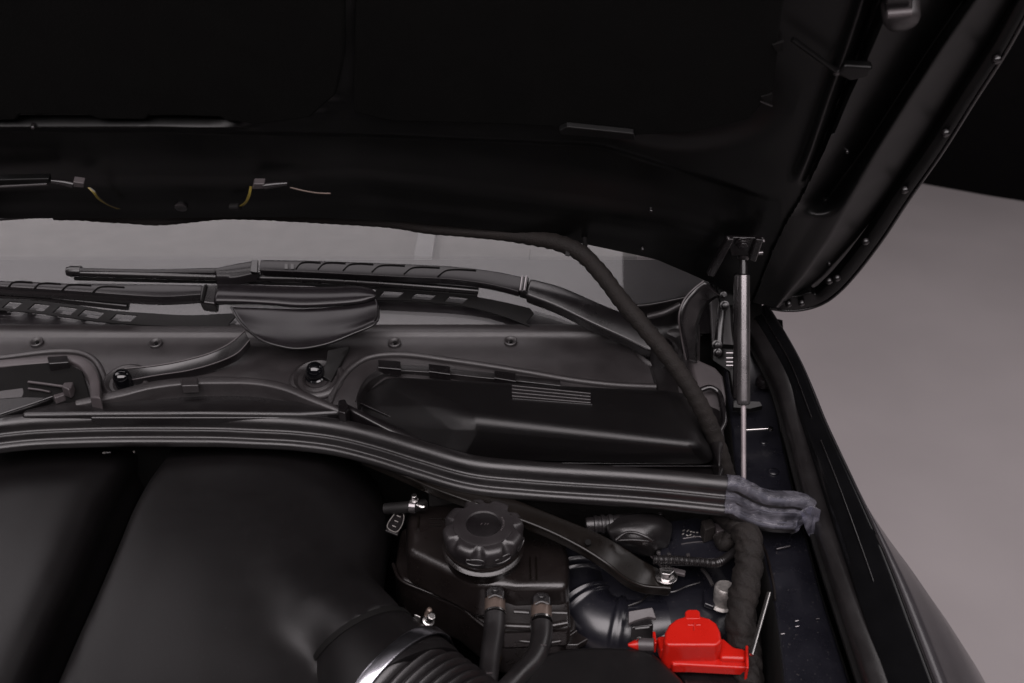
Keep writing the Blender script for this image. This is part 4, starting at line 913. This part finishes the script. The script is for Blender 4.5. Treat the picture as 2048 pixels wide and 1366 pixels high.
# edge flange with rivets
ep = [(px, py) for py, px in E[:-1]] + [(1630, 612), (1600, 619), (1570, 620), (1540, 616)]
fl_A = [hd(x - 2, y, .022) for x, y in ep]; fl_B = [hd(x - 26, y - 10, .018) for x, y in ep[:-4]] + [hd(x - 6, y - 26, .018) for x, y in ep[-4:]]
band('edge_flange', fl_B, fl_A, .012, .001, 'hood', hdt, n=120, up=HN, bev=.0015)
tube('edge_lip', [hd(x + 1, y + 1, .020) for x, y in ep], .0022, 'satin', hdt, n=120, sides=8)
for x, y in [(1999, 119), (1897, 266), (1815, 380), (1737, 483), (1680, 556), (1664, 562), (1609, 606), (1583, 608), (1540, 600)]:
    lathe('edge_rivet', hd(x - 6, y, .024), HN, [(-.002, .0042), (.002, .0042), (.0035, .0025), (.0037, .0005)], 'satin', hdt, sides=14)
for x, y in [(1672, 145), (1694, 303), (748, 228), (1302, 421), (1285, 498), (362, 414), (66, 254), (1658, 527)]:
    r = .0035 if (x, y) == (1672, 145) else .0022
    if (x, y) == (362, 414): r = .007
    lathe('panel_screw', hd(x, y, hoff(x, y) + .002), HN, [(-.004, r), (.001, r), (.0022, r * .7), (.0026, r * .1)], 'satin', hdt, sides=14)
# stop buffer at the top right
lathe('stop_buffer', hd(1800, 6, .03), V((0, -.75, -.75)), [(0, .016), (.016, .015), (.02, .013), (.022, .006)], 'cowl', hdt, sides=24)
slab('stop_bracket', [hd(1768, -20, .05), hd(1828, -20, .05), hd(1826, 24, .05), hd(1772, 30, .05)], .02, 'satin', hdt, bev=.003, down=-HN)
tube('buffer_lit_edge', [hd(1774, 29, .056), hd(1822, 25, .056)], .0035, 'grey', hdt, n=2, sides=12)  # lighter grey puts the buffer's lit bottom into the colour
tube('rib_crossbar', [hd(1585, 78, .044), hd(1640, 118, .045), hd(1672, 142, .046)], .0025, 'hood', hdt, n=12, sides=8)
slab('rib_gusset', [hd(1672, 150, .042), hd(1690, 132, .042), hd(1748, 136, .042), hd(1738, 156, .042), hd(1700, 164, .042)], .01, 'hood', hdt, bev=.003, down=-HN)
for x, y in [(1558, 96), (1535, 200)]: slab('panel_slot', [hd(x - 14, y - 6, .0385), hd(x + 10, y - 12, .0385), hd(x + 8, y + 6, .0385), hd(x - 6, y + 8, .0385)], .003, 'void', hdt, bev=.0005, down=-HN)
tube('slot_lip', [hd(1520, 202, .041), hd(1544, 212, .041)], .0009, 'satin', hdt, n=2, sides=6)
#tube('yellow_arc_mark', [hd(x, y, .040) for x, y in [(905, 122), (930, 112), (965, 110), (1005, 108), (1036, 100)]], .0009, 'brown', hdt, n=20, sides=5)

# ------------------------------------------------------------------ harness and lights wiring on the hood edge
wh_ = thing('wiring_harness', 'black tape-wrapped wiring harness along the hood rear edge dropping past the wiper', 'wiring harness')
hp = [(108, 433, 1.15), (160, 432, 1.15), (230, 437, 1.15), (305, 441, 1.15), (380, 436, 1.15), (460, 429, 1.15), (600, 435, 1.15), (700, 441, 1.15), (790, 446, 1.15), (850, 456, 1.155), (930, 463, 1.155), (1040, 473, 1.155), (1110, 484, 1.15), (1160, 505, 1.145), (1200, 545, 1.14), (1240, 597, 1.135), (1280, 645, 1.13), (1330, 705, 1.125), (1375, 768, 1.125), (1410, 830, 1.13), (1435, 890, 1.14), (1452, 945, 1.15), (1458, 985, 1.17)]
hr = [.0045, .0058, .005, .006, .0052, .0062, .0056, .0056, .0055, .0066, .0066, .0066, .0072, .0095, .0098, .0095, .0098, .0098, .0098, .0098, .0098, .0096, .0094]
tube('tape_sleeve', [dp(*p) for p in hp], hr, 'tape', wh_, n=260, sides=18, rf=lambda u, th, p: 1 + .05 * math.sin(u * 500 + th) + .05 * noise.noise(p * 120))
tube('sleeve_end', [dp(-90, 440, 1.17), dp(0, 438, 1.165), dp(60, 434, 1.16), dp(108, 432, 1.152)], .0022, 'satin', wh_, n=20, sides=8)
slab('cable_tie_tail', [dp(1131, 498, 1.14), dp(1142, 498, 1.14), dp(1139, 514, 1.14), dp(1130, 512, 1.14)], .004, 'darkrub', wh_, bev=.001, down=V((0, 1, 0)))
tube('cable_tie', [dp(1168, 470, 1.16), dp(1170, 492, 1.15), dp(1166, 506, 1.14)], .003, 'darkrub', wh_, n=10, sides=8)
slab('gap_light_strip', [dp(295, 427, 1.16), dp(345, 428, 1.16), dp(344, 430, 1.16), dp(298, 430, 1.16)], .001, 'gaplight', wh_, bev=0, down=V((0, 1, 0)))  # pale strips stand in for light showing through the gap by the harness
slab('gap_light_strip', [dp(236, 427, 1.16), dp(263, 429, 1.16), dp(262, 431, 1.16), dp(238, 429, 1.16)], .001, 'gaplight', wh_, bev=0, down=V((0, 1, 0)))
tube('branch_wire', [dp(682, 372, 1.13), dp(684, 400, 1.14), dp(705, 422, 1.14), (dp(745, 429, 1.14)), dp(800, 433, 1.143)], .0022, 'satin', wh_, n=40, sides=8)
lathe('wire_clip', dp(681, 372, 1.125), (0, -.3, 1), [(-.006, .003), (-.003, .0045), (.002, .0035), (.006, .002)], 'satin', wh_, sides=12)
j1 = thing('washer_jet_plug', 'small grey connector plug with yellow wires at the left of the hood edge', 'connector plug', 'connector plugs on the hood edge')
slab('plug_body', [hd(146, 364, .048), hd(168, 367, .048), hd(167, 376, .048), hd(145, 374, .048)], .008, 'grey', j1, bev=.001, down=-HN)
tube('plug_sleeve', [hd(104, 362, .045), hd(128, 365, .046), hd(146, 369, .046)], [.0025, .0042], 'satin', j1, n=8, sides=10)
for k in range(3): tube('yellow_wire', [hd(176 + k * 2, 375, .046), hd(186 + k * 3, 385, .05), hd(194 + k * 3, 396, .05), hd(212 + k * 4, 408 + k, .046), hd(235 + k * 4, 418, .04)], .0005, 'yellow' if k != 2 else 'satin', j1, n=20, sides=6)
j2 = thing('washer_jet_plug', 'small grey connector plug with drooping yellow wires right of the first plug', 'connector plug', 'connector plugs on the hood edge')
slab('plug_body', [hd(507, 368, .048), hd(529, 368, .048), hd(529, 378, .048), hd(504, 379, .048)], .008, 'grey', j2, bev=.001, down=-HN)
tube('plug_sleeve', [hd(529, 372, .046), hd(552, 369, .046), hd(575, 367, .045)], [.0042, .0025], 'satin', j2, n=8, sides=10)
for k in range(3): tube('yellow_wire', [hd(500 + k * 1.5, 373, .046), hd(497 + k * 2, 388, .05), hd(490 + k * 2, 404, .05), hd(480 + k * 3, 412, .046)], .0005, 'yellow', j2, n=20, sides=6)
tube('pale_wire', [hd(580, 375, .046), hd(610, 382, .046), hd(635, 386, .046), hd(661, 387, .046)], .0008, 'collar', j2, n=20, sides=6)
tube('wire_boot', [hd(462, 414, .044), hd(480, 413, .046)], .004, 'darkrub', j2, n=2, sides=10)
j3 = thing('washer_jet', 'long flat black washer jet holder at the far left of the hood edge', 'washer jet')
slab('jet_holder', [hd(-80, 362, .046), hd(98, 358, .046), hd(100, 368, .046), hd(-80, 374, .046)], .008, 'hood', j3, bev=.0015, down=-HN)
tube('jet_tube', [hd(-80, 376, .046), hd(0, 373, .046), hd(95, 368, .046)], .0016, 'cowl', j3, n=20, sides=8)

finish()
